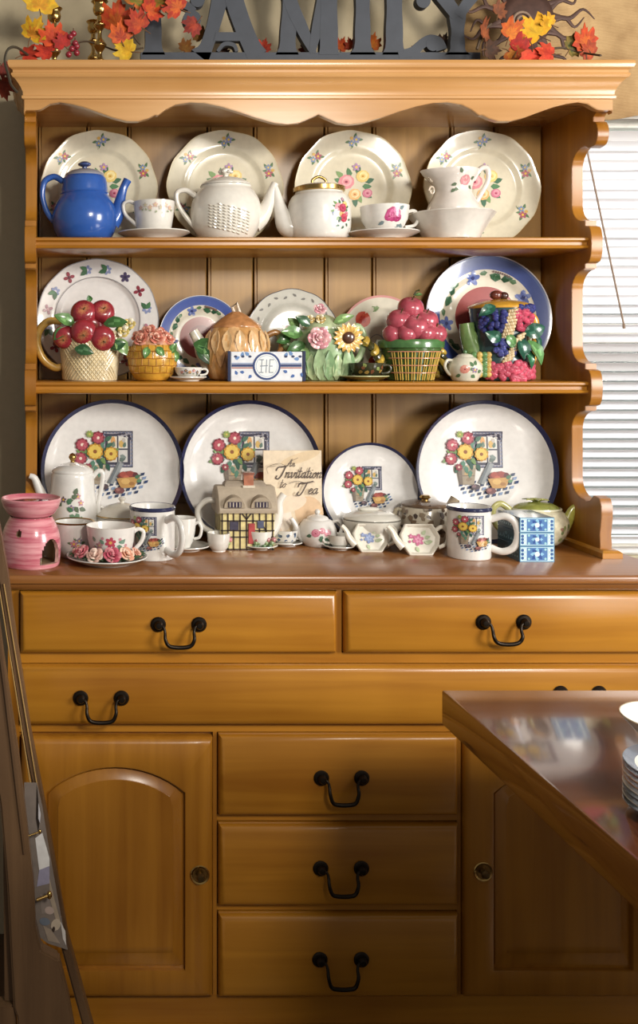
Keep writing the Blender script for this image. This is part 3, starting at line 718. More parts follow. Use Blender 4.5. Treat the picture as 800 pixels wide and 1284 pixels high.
for i in range(7): P.flower(-20+i*6.5, 33+(i % 2)*3, 3.2, ('d6b0a0', 'c9c0b0', 'd8b8a8')[i % 3], 'd8c890'); P.leaf(-18+i*6.5, 29, 4, 1+i, 'a8b090', .3)
cup(193, 2.268, Z1+dz, 26, 43, 'pale teacup with faint flower band beside the blue teapot', 'e4dfd6', -1, pr=P, rim='b8a078', base=.62, hr=2.4, hpts=[(21, 38), (30, 44), (38, 40), (36, 28), (26, 18), (19, 12)])
it = Item('teapot', 'white basketweave teapot with flower knob', 'teapot', 283, YA, Z1); it.o.scale.y = .9
WT = 'e6e1d6'
pf_ = sprof([(28, 0), (33, 2), (41, 16), (44, 32), (42, 48), (36, 60), (32, 65), (32, 68)])+[(30, 69), (0, 69)]
it.part('body', it.mb(WT).lathe(pf_, 48))
hd = it.mb(WT); loop_handle(hd, [(-38, 56), (-50, 63), (-61, 60), (-60, 46), (-50, 30), (-40, 18), (-36, 16)], [3.6, 3.4, 3.2, 3, 3, 3.2, 4]); it.part('handle', hd)
it.part('spout', spout(it.mb(WT), [(34, 22), (44, 30), (52, 44), (57, 60), (62, 72)], [14, 11.5, 8.5, 6, 4.6]))
lo_ = it.part('lid', it.mb(WT).lathe(sprof([(31, 69), (30, 71), (22, 76), (10, 79), (5, 80)])+[(0, 80)], 36))
kn = it.mb(WT).lathe([(4, 79), (3, 82), (7, 86), (7, 89), (3, 91), (0, 91)], 16)
for i in range(6): kn.blob((6.5*cos(i*PI/3), 6.5*sin(i*PI/3), 86), (3.2, 3.2, 2.2), None, 8, 5)
it.part('lid_knob', kn, 'glaze', lo_)
fn = on_lathe(pf_[:-2]); wv = it.mb('d8d0c0')
for i in range(9):
    for j in range(9):
        x0_, z0_ = -28+j*6, 40-i*3.6+(-(j)*1.5)+4
        if 6 < z0_ < 42: wv.tube([fn(x0_, z0_, .2), fn(x0_+2.2, z0_-.9, .8), fn(x0_+4.6, z0_-1.8, .2)], [.6, 1.0, .6], 6)
it.part('weave_relief', wv)
it = Item('teapot', 'white teapot with gold rim and rose spray on its belly', 'teapot', 400, YA, Z1)
pf_ = sprof([(29, 0), (34, 2), (38, 12), (39, 28), (38, 44), (34, 54), (30, 58), (29, 61)])+[(0, 61)]
it.part('body', it.mb('e9e6de').lathe(pf_, 48))
it.part('spout', spout(it.mb('e9e6de'), [(-28, 14), (-40, 18), (-47, 34), (-52, 52), (-56, 67)], [13, 13, 9.5, 6.5, 4.6]))
hd = it.mb('e9e6de'); loop_handle(hd, [(32, 50), (42, 56), (49, 48), (47, 30), (35, 16)], 3.2); hd.xform(Matrix.Rotation(.9, 4, 'Z')); it.part('handle', hd)
gb = it.mb('b08848').lathe([(29.5, 60), (31.5, 61), (31.5, 66), (29.5, 67)], 40); it.part('gold_band', gb, 'brass')
lo_ = it.part('lid', it.mb('e9e6de').lathe(sprof([(29, 66), (24, 69), (12, 71), (6, 71.5)])+[(0, 72)], 36))
kn = it.mb(); loop_handle(kn, [(-8, 71), (-8, 76), (0, 80), (8, 76), (8, 71)], 1.8); it.part('lid_loop', kn, 'brass', lo_)
P = Print(); bouquet(P, 12, 34, 15); P.rose(16, 24, 6, 'b8344c', 'd0586c'); P.rose(14, 36, 6, 'b03450', 'd0607c')
for i in range(6): P.leaf(4+i*4, 14+(i % 3)*4, 5, i*1.3, '4c6e58', .3)
it.part('printed_pattern', P.mb(it.k, on_lathe(pf_[:-1], .18), .25), 'print', smooth=False, recalc=False)
P = Print()
for i in range(8): P.leaf((i % 2)*4-2, 26+i*3, 5, 1.2+i, '5c7c60', .3)
_, dz = saucer(480, 2.262, Z1, 44, 'white saucer under the cup with a bright pink rose', 'e6e2da')
P = Print(); P.rose(2, 24, 10, 'b83c74', 'd0709c', '8c1c50'); P.rose(-3, 21, 6, 'c04880', 'dc88ac'); P.rose(7, 20, 6, 'a83068', 'd070a0')
for x, y, a in ((8, 12, -.8), (11, 12, -.4), (-8, 15, 3.6), (10, 30, .6), (6, 9, -1.2)): P.leaf(x, y, 8, a, '7b8c90', .3)
cup(482, 2.262, Z1+dz, 30, 37, 'white teacup with a bright pink rose on its side', 'e9e5dd', 1, pr=P, rim='c8b088', base=.5, hr=2.2)
# wash bowl with pitcher
it = Item('wash_bowl', 'wide white wash bowl holding the ornate pitcher', 'bowl', 566, 2.272, Z1)
it.part('basin', it.mb('e6e0d6').lathe([(0, 1), (28, 1), (28, 0), (33, 0), (34, 3), (42, 18), (50, 30), (52, 32), (51, 33.5), (46, 30), (38, 16), (30, 5), (0, 4)], 52, scal=lambda a, r, z: 1+.012*cos(10*a)*(r > 40)))
it = Item('pitcher', 'ornate white pitcher with pink rose standing in the wash bowl', 'pitcher', 568, 2.272, Z1+5*2.272/F)
pf_ = sprof([(14, 0), (18, 3), (17, 6), (26, 16), (31, 28), (30, 38), (25, 48), (22, 56), (24, 66), (29, 76), (30, 82)])
inn = [(28, 82), (22, 66), (20, 56), (20, 40), (0, 38)]
def psc(a, r, z): return 1+(.35*max(0, cos(a+PI/2))**6 if z > 60 else 0)*((z-60)/22 if z > 60 else 0)
it.part('body', it.mb('e8dfd6').lathe(pf_+inn, 44, scal=psc))
hd = it.mb('e8dfd6'); loop_handle(hd, [(25, 70), (34, 84), (43, 84), (44, 70), (36, 54), (28, 40), (30, 34)], [3, 3.4, 3.6, 3.2, 3, 3, 3]); it.part('handle', hd)
sc_ = it.mb('d8c8b4')
for z_, r_ in ((30, 7), (56, 6), (72, 7)): sc_.tube([( -28-r_*.6*cos(t)*(1-t/12), -4, z_+r_*sin(t)*(1-t/12)) for t in [i*.5 for i in range(14)]], 1.3, 7)
it.part('scroll_relief', sc_)
P = Print(); P.rose(6, 66, 7, 'd08c90', 'e6b8b4'); 
for x, y, a in ((-4, 62, 3.4), (-2, 58, 4), (12, 60, -.6), (14, 68, .4), (0, 74, 1.9), (-6, 56, 3.9)): P.leaf(x, y, 7, a, '66785e', .3)
it.part('printed_pattern', P.mb(it.k, on_lathe(pf_), .4), 'print', smooth=False, recalc=False)
# ================================================================== lower shelf: painted pots
def leaf3(mb, p, d, up, l, w_, col, curl=.15, vein=None):
    """thick modelled leaf: starts at p, grows along d, faces up"""
    d = Vector(d).normalized(); up = Vector(up); up = (up-d*up.dot(d)).normalized(); s_ = d.cross(up); p = Vector(p)
    rows = [(0, .12), (.2, .75), (.45, 1), (.7, .75), (.88, .38), (1, .03)]
    T_, B_ = [], []
    for t, ww in rows:
        for q in (-1, -.5, 0, .5, 1):
            c = p+d*(l*t)+s_*(w_*.5*ww*q)+up*(l*curl*sin(t*PI)*.6-l*.25*curl*t+w_*.12*abs(q)*ww)
            T_.append(c); B_.append(c-up*(w_*.09))
    n = len(T_); fs = []; cs = []
    vc = vein or tuple(min(1, x*1.7+.03) for x in col)
    for i in range(len(rows)-1):
        for j in range(4):
            a, b_, c, e = i*5+j, i*5+j+1, (i+1)*5+j+1, (i+1)*5+j
            mb.add([T_[a], T_[b_], T_[c], T_[e]], [[0, 1, 2, 3]], vc if (j in (1, 2) and i in (1, 2) and (i+j) % 2) else col)
            mb.add([B_[a], B_[b_], B_[c], B_[e]], [[3, 2, 1, 0]], col)
    ed = [i*5 for i in range(len(rows))]+[i*5+4 for i in reversed(range(len(rows)))]
    for a, b_ in zip(ed, ed[1:]+ed[:1]): mb.add([T_[a], T_[b_], B_[b_], B_[a]], [[0, 1, 2, 3]], col)
    return mb
def rose3(mb, c, r, col, col2=None, face=(0, -1, .3), petals=(5, 5, 4)):
    """rosette of cupped petals round a bud"""
    col2 = col2 or tuple(x*.8 for x in col); fc = Vector(face).normalized(); q = fc.to_track_quat('Z', 'Y'); c = Vector(c)
    for k_, n in enumerate(petals):
        rr = r*(1-.3*k_)
        for i in range(n):
            a = 2*PI*(i+.5*k_)/n; pos = q @ Vector((rr*.55*cos(a), rr*.55*sin(a), r*(.05+.2*k_)))
            st = len(mb.v); mb.blob((0, 0, 0), (rr*.5, rr*.5, rr*.16), col if (i+k_) % 2 else col2, 9, 6)
            mt = Matrix.Translation(c+pos) @ q.to_matrix().to_4x4() @ Matrix.Rotation(a, 4, 'Z') @ Matrix.Rotation(-.55-.25*k_, 4, 'Y')
            mb.xform(mt, st)
    p = c+(q @ Vector((0, 0, r*.5))); mb.blob(p, r*.2, col2, 8, 6); return mb
def apple(it, x, y, z, r, red, yellow, parent, stemdir=(0, -.6, .8), name='apple', seg=28):
    mb = it.mb(); q = Vector(stemdir).normalized().to_track_quat('Z', 'Y')
    rc, yc = H(red), H(yellow)
    def cf(a, th):
        t = min(1, max(0, (.55+.1*sin(2*a)+.06*sin(9*a)-th)/.8)); return tuple(rc[i]*(1-t)+yc[i]*t for i in range(3))
    mb.blob((0, 0, 0), (r, r, r*.92), None, seg, 20, colf=cf)
    mb.v = [tuple(Vector(v)*(1-.22*max(0, Vector(v).normalized().z)**8)) for v in mb.v]
    mb.tube([(0, 0, r*.6), (.5, 0, r*.85), (1.5, 0, r*1.05)], [1, .9, 1.1], 6, H('5c4a2c'))
    mb.xform(Matrix.Translation((x, y, z)) @ q.to_matrix().to_4x4())
    return it.part(name, mb, 'handpainted_glaze', parent)
# ---- apple basket jug
YL = 2.288
it = Item('apple_jug', 'cream basketweave jug heaped with red apples and green leaves', 'jug', 113, YL, Z2); it.o.scale.y = .88
pf_ = [(0, 0), (33, 0), (34, 1), (36, 20), (39, 45), (41, 58), (42, 60), (40, 62), (36, 62), (34, 50), (0, 48)]
bs = it.part('basket', it.mb('e6d8b4').lathe(pf_, 44), 'handpainted_glaze')
fn = on_lathe([(34, 1), (36, 20), (39, 45), (41, 58)]); wv = it.mb('d8c294')
for i in range(-16, 9):
    for sg in (1, -1):
        pts = [fn(i*5+sg*t*.8*1.0, 2+t, .25) for t in range(0, 55, 6)]
        if all(abs(i*5+sg*t*.8) < 58 for t in (0, 54)): wv.tube(pts, .85, 5)
it.part('weave_relief', wv, 'handpainted_glaze', bs)
hd = it.mb('c49a4a'); loop_handle(hd, [(-36, 74), (-52, 74), (-64, 62), (-66, 44), (-58, 26), (-44, 16), (-35, 18)], [4.5, 4.8, 5, 5, 5, 4.8, 4.2]); it.part('handle', hd, 'handpainted_glaze')
for x, z, r, y in ((-8, 84, 17, -6), (15, 85, 16, -4), (-32, 54, 15, -22), (-9, 60, 16.5, -32), (14, 52, 16, -33), (0, 66, 22, 4)):
    apple(it, x, y, z, r, '9c2f38', 'd8a060', it.o, (.1*(x/20), -.8, -.25 if z < 70 else .3))
GR = [H('3f6a34'), H('5d8848'), H('7fa060'), H('2f5530')]
for i, (p, d, l, w_) in enumerate((((0, -8, 98), (-.3, -.3, 1), 9, 8), ((-20, -26, 70), (-1, -.3, .45), 28, 16), ((-10, -45, 38), (.2, -.4, -.35), 6, 6), ((-20, -44, 40), (1, -.2, -.25), 24, 15), ((16, -28, 70), (1, -.3, .1), 30, 15), ((30, -24, 62), (1, .1, .25), 24, 15), ((32, -30, 52), (.6, -.2, -1), 24, 17), ((24, -32, 40), (.8, -.1, .3), 20, 14), ((-30, -30, 66), (-.8, 0, -.8), 22, 13))):
    it.part('leaf', leaf3(it.mb(), p, d, (0, -1, .35), l, w_, GR[i % 4]), 'handpainted_glaze')
for p in ((48, -22, 70), (40, -28, 60)):
    it.part('blossom', rose3(it.mb(), p, 8, H('e6dcc0'), H('d8c070'), petals=(5, 3)), 'handpainted_glaze')
# ---- small yellow pot with roses
it = Item('sugar_pot', 'small yellow basket pot topped with pink roses', 'pot', 191, 2.27, Z2)
pf_ = sprof([(17, 0), (22, 2), (29, 14), (31, 26), (30, 36), (27, 44)])+[(25, 45), (0, 42)]
it.part('body', it.mb('d8a23c').lathe(pf_, 40), 'handpainted_glaze')
wv = it.mb('b87c2c'); fn = on_lathe(pf_[:-2])
for z in (10, 19, 28, 37):
    wv.tube([fn(-44+i*4, z+.4*sin(i), .1) for i in range(23)], .7, 5)
    for j in range(9): wv.tube([fn(-38+j*9+(4 if z in (19, 37) else 0), z, .1), fn(-38+j*9+(4 if z in (19, 37) else 0), z+8, .1)], .6, 5)
it.part('brick_relief', wv, 'handpainted_glaze')
it.part('spout', spout(it.mb('dcb04c'), [(-25, 28), (-30, 36), (-31, 43)], [6, 4.5, 4]), 'handpainted_glaze')
ld = it.part('lid', it.mb('d8a078').lathe(sprof([(26, 44), (24, 50), (15, 55), (0, 57)]), 30), 'handpainted_glaze')
for x, y, z, r in ((-14, -16, 51, 11), (4, -20, 52, 11), (18, -12, 51, 10), (-4, -8, 60, 11), (10, -4, 59, 9), (-18, -4, 55, 9)):
    it.part('rose', rose3(it.mb(), (x, y, z), r, H('d8806c'), H('e8a890'), (x*.03, -.8, .6)), 'handpainted_glaze', ld)
for p, d in (((-8, -27, 42), (-.3, -.3, -1)), ((2, -28, 42), (.7, -.2, -.8)), ((26, -14, 38), (.2, -.2, -1)), ((20, -20, 34), (.5, -.1, .9))):
    it.part('leaf', leaf3(it.mb(), p, d, (0, -1, .2), 15, 10, GR[1]), 'handpainted_glaze')
# ---- tiny cup
_, dz = saucer(236, 2.236, Z2, 23, 'tiny square white saucer under the tiny cup beside the yellow rose pot')
P = Print()
for i in range(5): P.flower(-10+i*5, 8+(i % 2)*2, 2.4, ('b06a80', '6a5a70', 'c89070')[i % 3]); P.leaf(-9+i*5, 6, 3, i, '6c7c60', .3)
cup(236, 2.236, Z2+dz, 17, 14, 'tiny flowered white cup beside the yellow rose pot', 'e6e2da', 1, pr=P, rim='a08868', hr=1.4, base=.5)
# ---- orange leaf teapot
it = Item('teapot', 'orange ribbed teapot with a green leaf and pointed lid', 'teapot', 296, 2.30, Z2); it.o.scale.y = .74
OR = H('d59a5c')
pf_ = sprof([(26, 0), (32, 3), (38, 18), (40, 36), (37, 54), (31, 64), (29, 67)])+[(0, 67)]
it.part('body', it.mb().lathe(pf_, 56, scal=lambda a, r, z: 1+.035*abs(sin(7*a))+.012*sin(19*a+z*.1), colf=lambda a, i: H('deb07a') if int(a*7/PI) % 2 else H('d09a5c')), 'handpainted_glaze')
fl = it.mb('ead0a8')
for i in range(13):
    a = -1.2+i*.2; x, y = 41*sin(a), -41*cos(a)
    leaf3(fl, (x*.9, y*.9, 62-(i % 2)*16), (x*.004, y*.004, -1), (x, y, 0), 30, 13, H('d6a064') if i % 2 else H('e0b884'), .08, H('d8a468'))
it.part('leaf_relief', fl, 'handpainted_glaze')
ld = it.part('lid', it.mb('c58a58').lathe(sprof([(31, 66), (30, 69), (20, 77), (11, 83), (5, 86)])+[(0, 86)], 36, scal=lambda a, r, z: 1+.03*sin(9*a)), 'handpainted_glaze')
tw = it.mb('d8c0a4'); tw.tube([(-2, 0, 84), (-5, 0, 92), (1, 0, 97), (3, 0, 90), (5, 0, 84)], [2.4, 2.2, 2, 2, 2.2], 8); it.part('lid_stem', tw, 'handpainted_glaze', ld)
it.part('spout', spout(it.mb('dcd6c4'), [(-30, 18), (-40, 34), (-46, 48), (-54, 62)], [13, 11, 8, 6]), 'handpainted_glaze')
for p, d, l, w_, g_ in (((-54, -10, 46), (1, -.3, -.35), 32, 22, 0), ((-50, -14, 42), (.7, -.3, -.9), 30, 16, 3), ((-40, -16, 44), (.4, -.2, -1), 26, 14, 1)):
    it.part('leaf', leaf3(it.mb(), p, d, (-.1, -1, .3), l, w_, GR[g_]), 'handpainted_glaze')
hd = it.mb('c08a50'); loop_handle(hd, [(36, 54), (50, 60), (58, 48), (52, 28), (38, 16)], 4); it.part('handle', hd, 'handpainted_glaze')
# ---- blue and white box with monogram
Yb = 2.214; kb = Yb/F
it = Item('trinket_box', 'blue and white oblong box with circled monogram and navy ends', 'box', 334.5, Yb, Z2)
wv = 49
it.part('box', it.mb('dfe2e6').box(-wv+4, wv-4, 1, 15, 0, 37), 'glaze', bev=.0008)
for s_ in (-1, 1):
    a, b_ = sorted((s_*(wv-4), s_*wv)); it.part('end_cap', it.mb('2c3350').box(a, b_, 0, 16, 0, 38), 'glaze', bev=.001)
P = Print(); P.rect(-44, 0.5, 44, 36.5, 'c6d4e2')
P.rect(-44, 1, 44, 36, 'e4e6ea'); P.rect(-44, 18, 44, 21.5, '31406c'); P.rect(-44, 16, 44, 17.5, 'a05a4c'); P.rect(-44, 22, 44, 23, '7288b4')
for i in range(10):
    x = -40+i*9
    if abs(x) > 17: P.leaf(x, 28+(i % 3)*2, 7, .4+i, '6c8fc0', .35); P.leaf(x+3, 8+(i % 2)*3, 6, 2+i, '4a6ca8', .35); P.ell(x+1, 31, 2.2, 1.6, '2c3a60')
P.ell(0, 19, 17.5, 17.5, '2f4478', 0, 28); P.ell(0, 19, 15, 15, 'eef0ee', 0, 28); P.ell(0, 19, 13.6, 13.6, 'a8b8d0', 0, 26); P.ell(0, 19, 12.9, 12.9, 'eef0ee', 0, 26)
for pts in ([(-7, 11), (-6, 27)], [(-1, 11), (0, 27)], [(-8, 19), (1, 19.5)], [(3, 11), (4, 27)], [(3, 11), (8, 11)], [(4, 27), (9, 27)], [(3.5, 19), (7, 19)], [(-9, 27), (-4, 27)], [(-9.5, 11), (-4.5, 11)]): P.line(pts, 1.1, '7d8894')
it.part('printed_pattern', P.mb(it.k, lambda x, y, e: (x, 1-e, y), .25, .02), 'print', smooth=False, recalc=False)
# ---- rose and sunflower teapot
it = Item('teapot', 'pale green teapot modelled with a pink rose and a sunflower', 'teapot', 406, 2.295, Z2); it.o.scale.y = .74
PG = '9db88a'
pf_ = sprof([(24, 0), (30, 2), (33, 20), (35, 42), (32, 56), (26, 64)])+[(0, 66)]
it.part('body', it.mb(PG).lathe(pf_, 40), 'handpainted_glaze')
for i in range(9):
    a = -1.25+i*.31; x, y = 33*sin(a), -33*cos(a)
    it.part('leaf', leaf3(it.mb(), (x*.95, y*.95, 1), (x*.006, y*.006, 1), (x, y, 0), 42-(i % 3)*5, 16, (H('a9c294'), H('86a878'), H('b9cc9c'))[i % 3], .1, H('a0bc8c')), 'handpainted_glaze')
it.part('rose', rose3(it.mb(), (-13, -38, 52), 15, H('dc98a0'), H('eab8b8'), (-.1, -1, .15), (6, 6, 5)), 'handpainted_glaze')
sf = it.mb()
for i in range(16):
    a = i*2*PI/16; leaf3(sf, (23+6*cos(a), -37, 53+6*sin(a)), (cos(a), -.1, sin(a)), (0, -1, 0), 13, 7, H('dca44c') if i % 2 else H('e8c070'))
sfp = it.part('sunflower', sf, 'handpainted_glaze')
it.part('sunflower_eye', it.mb('5c3a28').blob((23, -39, 53), (7.5, 4, 7.5), None, 14, 8), 'handpainted_glaze', sfp)
for p, d, l, w_, g_ in (((-30, -20, 58), (-1, -.2, .1), 28, 18, 1), ((-28, -24, 46), (-1, -.1, -.5), 26, 17, 0), ((-34, -14, 64), (-.6, -.2, .6), 20, 13, 2), ((-22, -26, 68), (-.8, -.2, .5), 22, 14, 3), ((-26, -28, 40), (-.5, -.2, -.9), 24, 14, 2), ((8, -22, 72), (.8, -.2, .3), 26, 12, 2), ((-44, -14, 52), (-.9, 0, -.2), 18, 12, 0)):
    it.part('leaf', leaf3(it.mb(), p, d, (0, -1, .3), l, w_, GR[g_]), 'handpainted_glaze')
ld = it.part('lid', it.mb('b8c49a').lathe(sprof([(27, 64), (25, 70), (14, 78), (5, 82)])+[(0, 82)], 30), 'handpainted_glaze')
it.part('rose', rose3(it.mb(), (-6, -6, 88), 9, H('dc9aa4'), H('ecc0c0'), (0, -.8, .6)), 'handpainted_glaze', ld)
for p, r in (((-20, -16, 76), 6), ((-8, -20, 76), 6.5), ((-26, -12, 70), 5)): it.part('blossom', rose3(it.mb(), p, r, H('e6d8b0'), H('c9a860'), petals=(5, 3)), 'handpainted_glaze', ld)
hd = it.mb('a8bc90'); loop_handle(hd, [(32, 62), (42, 68), (50, 58), (49, 40), (42, 26), (32, 22)], 4); it.part('handle', hd, 'handpainted_glaze')
it.part('spout', spout(it.mb('86a070'), [(-30, 30), (-44, 42), (-56, 58)], [9, 7, 5]), 'handpainted_glaze')
# ---- dark cup
_, dz = saucer(457, 2.243, Z2, 30, 'dark olive saucer under the dark cup beside the striped handle', '5c5c34', 'c0c08c')
P = Print()
for i in range(8): P.leaf(-16+i*4.5, 8+(i % 3)*3, 6, i*1.1, ('b08c48', '7a4a30', '8c9c58')[i % 3], .4)
cup(460, 2.243, Z2+dz, 21, 19, 'dark green and brown cup beside the pink apple basket', '3a3a26', 1, pr=P, rim='b0a868', hr=1.8, base=.5)
# ---- pink apple basket
it = Item('apple_basket_jar', 'green lattice basket jar heaped with pink apples', 'jar', 514, YL, Z2)
pf_ = [(0, 0), (26, 0), (28, 1), (33, 24), (38, 42), (36, 42), (30, 20), (0, 18)]
bs = it.part('basket', it.mb('4c6c3a').lathe(pf_, 40), 'handpainted_glaze')
fn = on_lathe([(28, 1), (33, 24), (38, 42)]); wv = it.mb('d8b458'); wp = it.mb('c98a6c')
for i in range(9):
    t = -.9+i*.225
    for d in (-.045, .045): wv.tube([(lambda r, z: (r*sin(t+d), -r*cos(t+d), z))(28.6+10*z/42, z) for z in range(1, 43, 7)], .8, 6)
for z in (10, 19, 28, 36): wp.tube([(lambda r, a: (r*sin(a), -r*cos(a), z))(28.8+10*z/42, -1.1+i*.1) for i in range(23)], .8, 6)
it.part('lattice_upright', wv, 'handpainted_glaze', bs); it.part('lattice_band', wp, 'handpainted_glaze', bs)
it.part('rim_band', it.mb('4f7a44').lathe([(37, 40), (40.5, 41), (41, 48), (39.5, 51), (36, 51), (36, 41)], 44), 'handpainted_glaze')
for x, y, z, r in ((-2, -8, 90, 16), (-18, -14, 74, 16), (14, -14, 74, 16), (-2, -24, 66, 17), (-27, -18, 58, 13), (24, -20, 58, 14), (8, -28, 59, 13), (0, 6, 72, 20), (-14, -28, 58, 12), (34, -8, 57, 9)):
    apple(it, x, y, z, r, 'b85260', 'd0888a', it.o, (0, -.5, .9), 'apple', 16)
tw = it.mb()
for x, z in ((0, 106), (-14, 88), (6, 80)): tw.tube([(x, -14, z), (x+2, -16, z+5), (x+6, -17, z+6)], [1.2, 1, 1.4], 6, H('4a4a28')); leaf3(tw, (x, -17, z), (1, -.3, .1), (0, -1, .5), 9, 5, H('5c7c44'))
it.part('apple_stem', tw, 'handpainted_glaze')
def twist(mb, pts, r, n=5):
    path = smooth_path(pts, n); N_ = len(path)
    for ph, c in ((0, 'd8b44c'), (PI, '4c4a2c')):
        q = []
        for i, p in enumerate(path):
            t = i/(N_-1)*6*PI+ph; q.append((p[0]+r*.5*cos(t), p[1]+r*.5*sin(t), p[2]+r*.25*sin(t)))
        mb.tube(q, r*.72 if c == 'd8b44c' else r*.62, 8, H(c))
    return mb
it.part('handle', twist(it.mb(), [(-36, -6, 20), (-42, -8, 28), (-48, -6, 40), (-58, 0, 52)], 6, 9), 'handpainted_glaze')
it.part('handle', twist(it.mb(), [(36, 6, 44), (42, 8, 38), (45, 8, 26), (42, 8, 12), (34, 6, 6)], 5, 8), 'handpainted_glaze')
# ---- fruit pitcher
it = Item('fruit_pitcher', 'tall pitcher covered in modelled grapes, corn and berries with yellow lid', 'pitcher', 628, 2.285, Z2); it.o.scale.y = .86
pf_ = sprof([(34, 0), (38, 4), (37, 20), (34, 40), (34, 60), (37, 78), (38, 90)])+[(0, 90)]
it.part('body', it.mb('2e4a4c').lathe(pf_, 40), 'handpainted_glaze')
def grapes(c, n, sx_, sz_, r, col, nm):
    mb = it.mb(); random.seed(n*7+int(c[0]))
    for i in range(n):
        a = random.uniform(-1, 1); z = random.uniform(-1, 1)*(1-.3*abs(a)); x = c[0]+a*sx_; zz = c[1]+z*sz_
        rr = 38; ang = x/rr; mb.blob((rr*sin(ang), -rr*cos(ang), zz), r, H(col) if i % 4 else tuple(min(1, v*1.5) for v in H(col)), 8, 6)
    return it.part(nm, mb, 'glaze')
grapes((-24, 74), 34, 16, 16, 4, '2c3068', 'grape_cluster'); grapes((18, 76), 40, 16, 14, 4, 'b04058', 'grape_cluster'); grapes((-10, 42), 26, 13, 10, 4, '3f4480', 'grape_cluster'); grapes((24, 89), 18, 15, 3, 4, '30346c', 'grape_cluster')
grapes((2, 12), 90, 34, 11, 4.4, 'b84c60', 'berry_cluster')
for x, z, w_, h, rz in ((-3, 70, 6.5, 17, .25), (2, 41, 8, 16, .6)):
    cm = it.mb()
    a = x/38
    for i in range(9):
        for j in range(-2, 3):
            u = x+(j*2.6)*cos(rz)+(i-4)*h*.24*sin(-rz)*-1; v = z-(j*2.6)*sin(rz)*-1*.6+(i-4)*h*.24
            cm.blob((39*sin(u/38), -39*cos(u/38)-1+.3*abs(j), v), 2.3, H('dcc8a0') if (i+j) % 2 else H('c8ac80'), 6, 5)
    it.part('corn_cob', cm, 'handpainted_glaze')
for x, z, dx, dz_, l, w_, c in ((14, 58, .9, .3, 26, 20, 3), (8, 52, .2, -1, 26, 18, 3), (20, 50, .5, -.9, 34, 18, 1), (-14, 50, -.6, .3, 22, 16, 3), (30, 60, .3, -1, 26, 14, 3), (-20, 92, -.7, -.4, 24, 14, 3), (16, 40, .3, -1, 26, 12, 0), (-6, 58, .3, -.9, 20, 12, 1)):
    a = x/38; it.part('leaf', leaf3(it.mb(), (40*sin(a), -40*cos(a), z), (dx, -.1, dz_), (sin(a), -cos(a), .1), l, w_, (H('2f6a48'), H('5c8c50'), GR[2], H('1f5540'))[c], curl=.25), 'handpainted_glaze')
it.part('spout', spout(it.mb('7c9c5c'), [(-26, 22), (-34, 38), (-40, 56), (-43, 72)], [16, 13, 11, 9]), 'handpainted_glaze')
it.part('pineapple', (lambda mb: [mb.blob((-36+((i % 4)-1.5)*6, -34+abs((i % 4)-1.5)*2, 8+(i//4)*6), 4.2, H('c9a85c') if i % 2 else H('5c8450'), 8, 6) for i in range(20)] and mb)(it.mb()), 'handpainted_glaze')
hd = it.mb('dca03c'); loop_handle(hd, [(34, 84), (42, 76), (44, 56), (42, 34), (36, 16)], [4, 5, 5, 4.4, 4]); it.part('handle', hd, 'handpainted_glaze')
ld = it.part('lid', it.mb('dca43c').lathe(sprof([(39, 90), (39, 93), (28, 98), (12, 101), (6, 102)])+[(0, 102)], 36), 'handpainted_glaze')
it.part('lid_knob', it.mb('6c3428').blob((-6, 0, 107), (8, 7, 6), None, 14, 8).blob((3, -2, 106), (6, 6, 5), H('4a2c24'), 10, 6), 'handpainted_glaze', ld)
# ---- tiny flowered teapot
it = Item('tiny_teapot', 'tiny white flowered teapot in front of the fruit pitcher', 'teapot', 583, 2.238, Z2)
pf_ = sprof([(12, 0), (15, 1), (20, 12), (20, 20), (14, 28), (11, 30)])+[(0, 30)]
it.part('body', it.mb('dcd8c4').lathe(pf_, 32))
it.part('spout', spout(it.mb('dcd8c4'), [(14, 8), (21, 14), (25, 22), (29, 29)], [6, 4.5, 3, 2.4]))
hd = it.mb('dcd8c4'); loop_handle(hd, [(-14, 25), (-22, 26), (-25, 18), (-20, 9), (-16, 8)], 2); it.part('handle', hd)
ld = it.part('lid', it.mb('dcd8c4').lathe(sprof([(11, 30), (8, 33), (3, 34.5)])+[(0, 35)], 20)); it.part('lid_knob', it.mb('4c7048').blob((0, 0, 36.5), 2.8, None, 10, 6), 'glaze', ld)
P = Print(); P.rose(-8, 15, 6, 'd88c7c', 'e8b8a0'); P.flower(4, 14, 4, '8a6a8c')
for x, y, a in ((-2, 14, .4), (0, 8, -.6), (4, 20, 1), (8, 12, .1), (-12, 8, 3.5), (2, 18, 2)): P.leaf(x, y, 7, a, '5c7c58', .35)
it.part('printed_pattern', P.mb(it.k, on_lathe(pf_[:-1]), .25), 'print', smooth=False, recalc=False)
# ================================================================== counter
# ---- pink oil warmer
it = Item('wax_warmer', 'streaky pink ceramic wax warmer with arched opening', 'wax warmer', 39, 2.075, Z0)
def wz(z):
    return on_w(z)
wp_ = [(34, 0), (35.5, 1.5)]+sprof([(36, 4), (37, 14), (37.3, 26), (36, 38), (33, 48), (29, 56), (26, 61)], 6)
def hole(a, z):
    a = (a+PI) % (2*PI)-PI
    u = (a-.78)/.44; v = (z-6)/31
    if 0 <= v <= 1 and abs(u) < 1 and v < (1-u*u)**.5: return True
    return ((a+.42)/.085)**2+((z-44)/5)**2 < 1
wp2 = [(r-3.2, z) for r, z in wp_[2:]]
body = it.mb(); fine = []
for (r0, z0_), (r1, z1_) in zip(wp_[:-1], wp_[1:]):
    for i in range(3): fine.append((r0+(r1-r0)*i/3, z0_+(z1_-z0_)*i/3))
fine.append(wp_[-1]); body.lathe([(0, 0)]+fine, 96, skip=hole)
o_ = it.part('body', body, 'pink_streak_glaze')
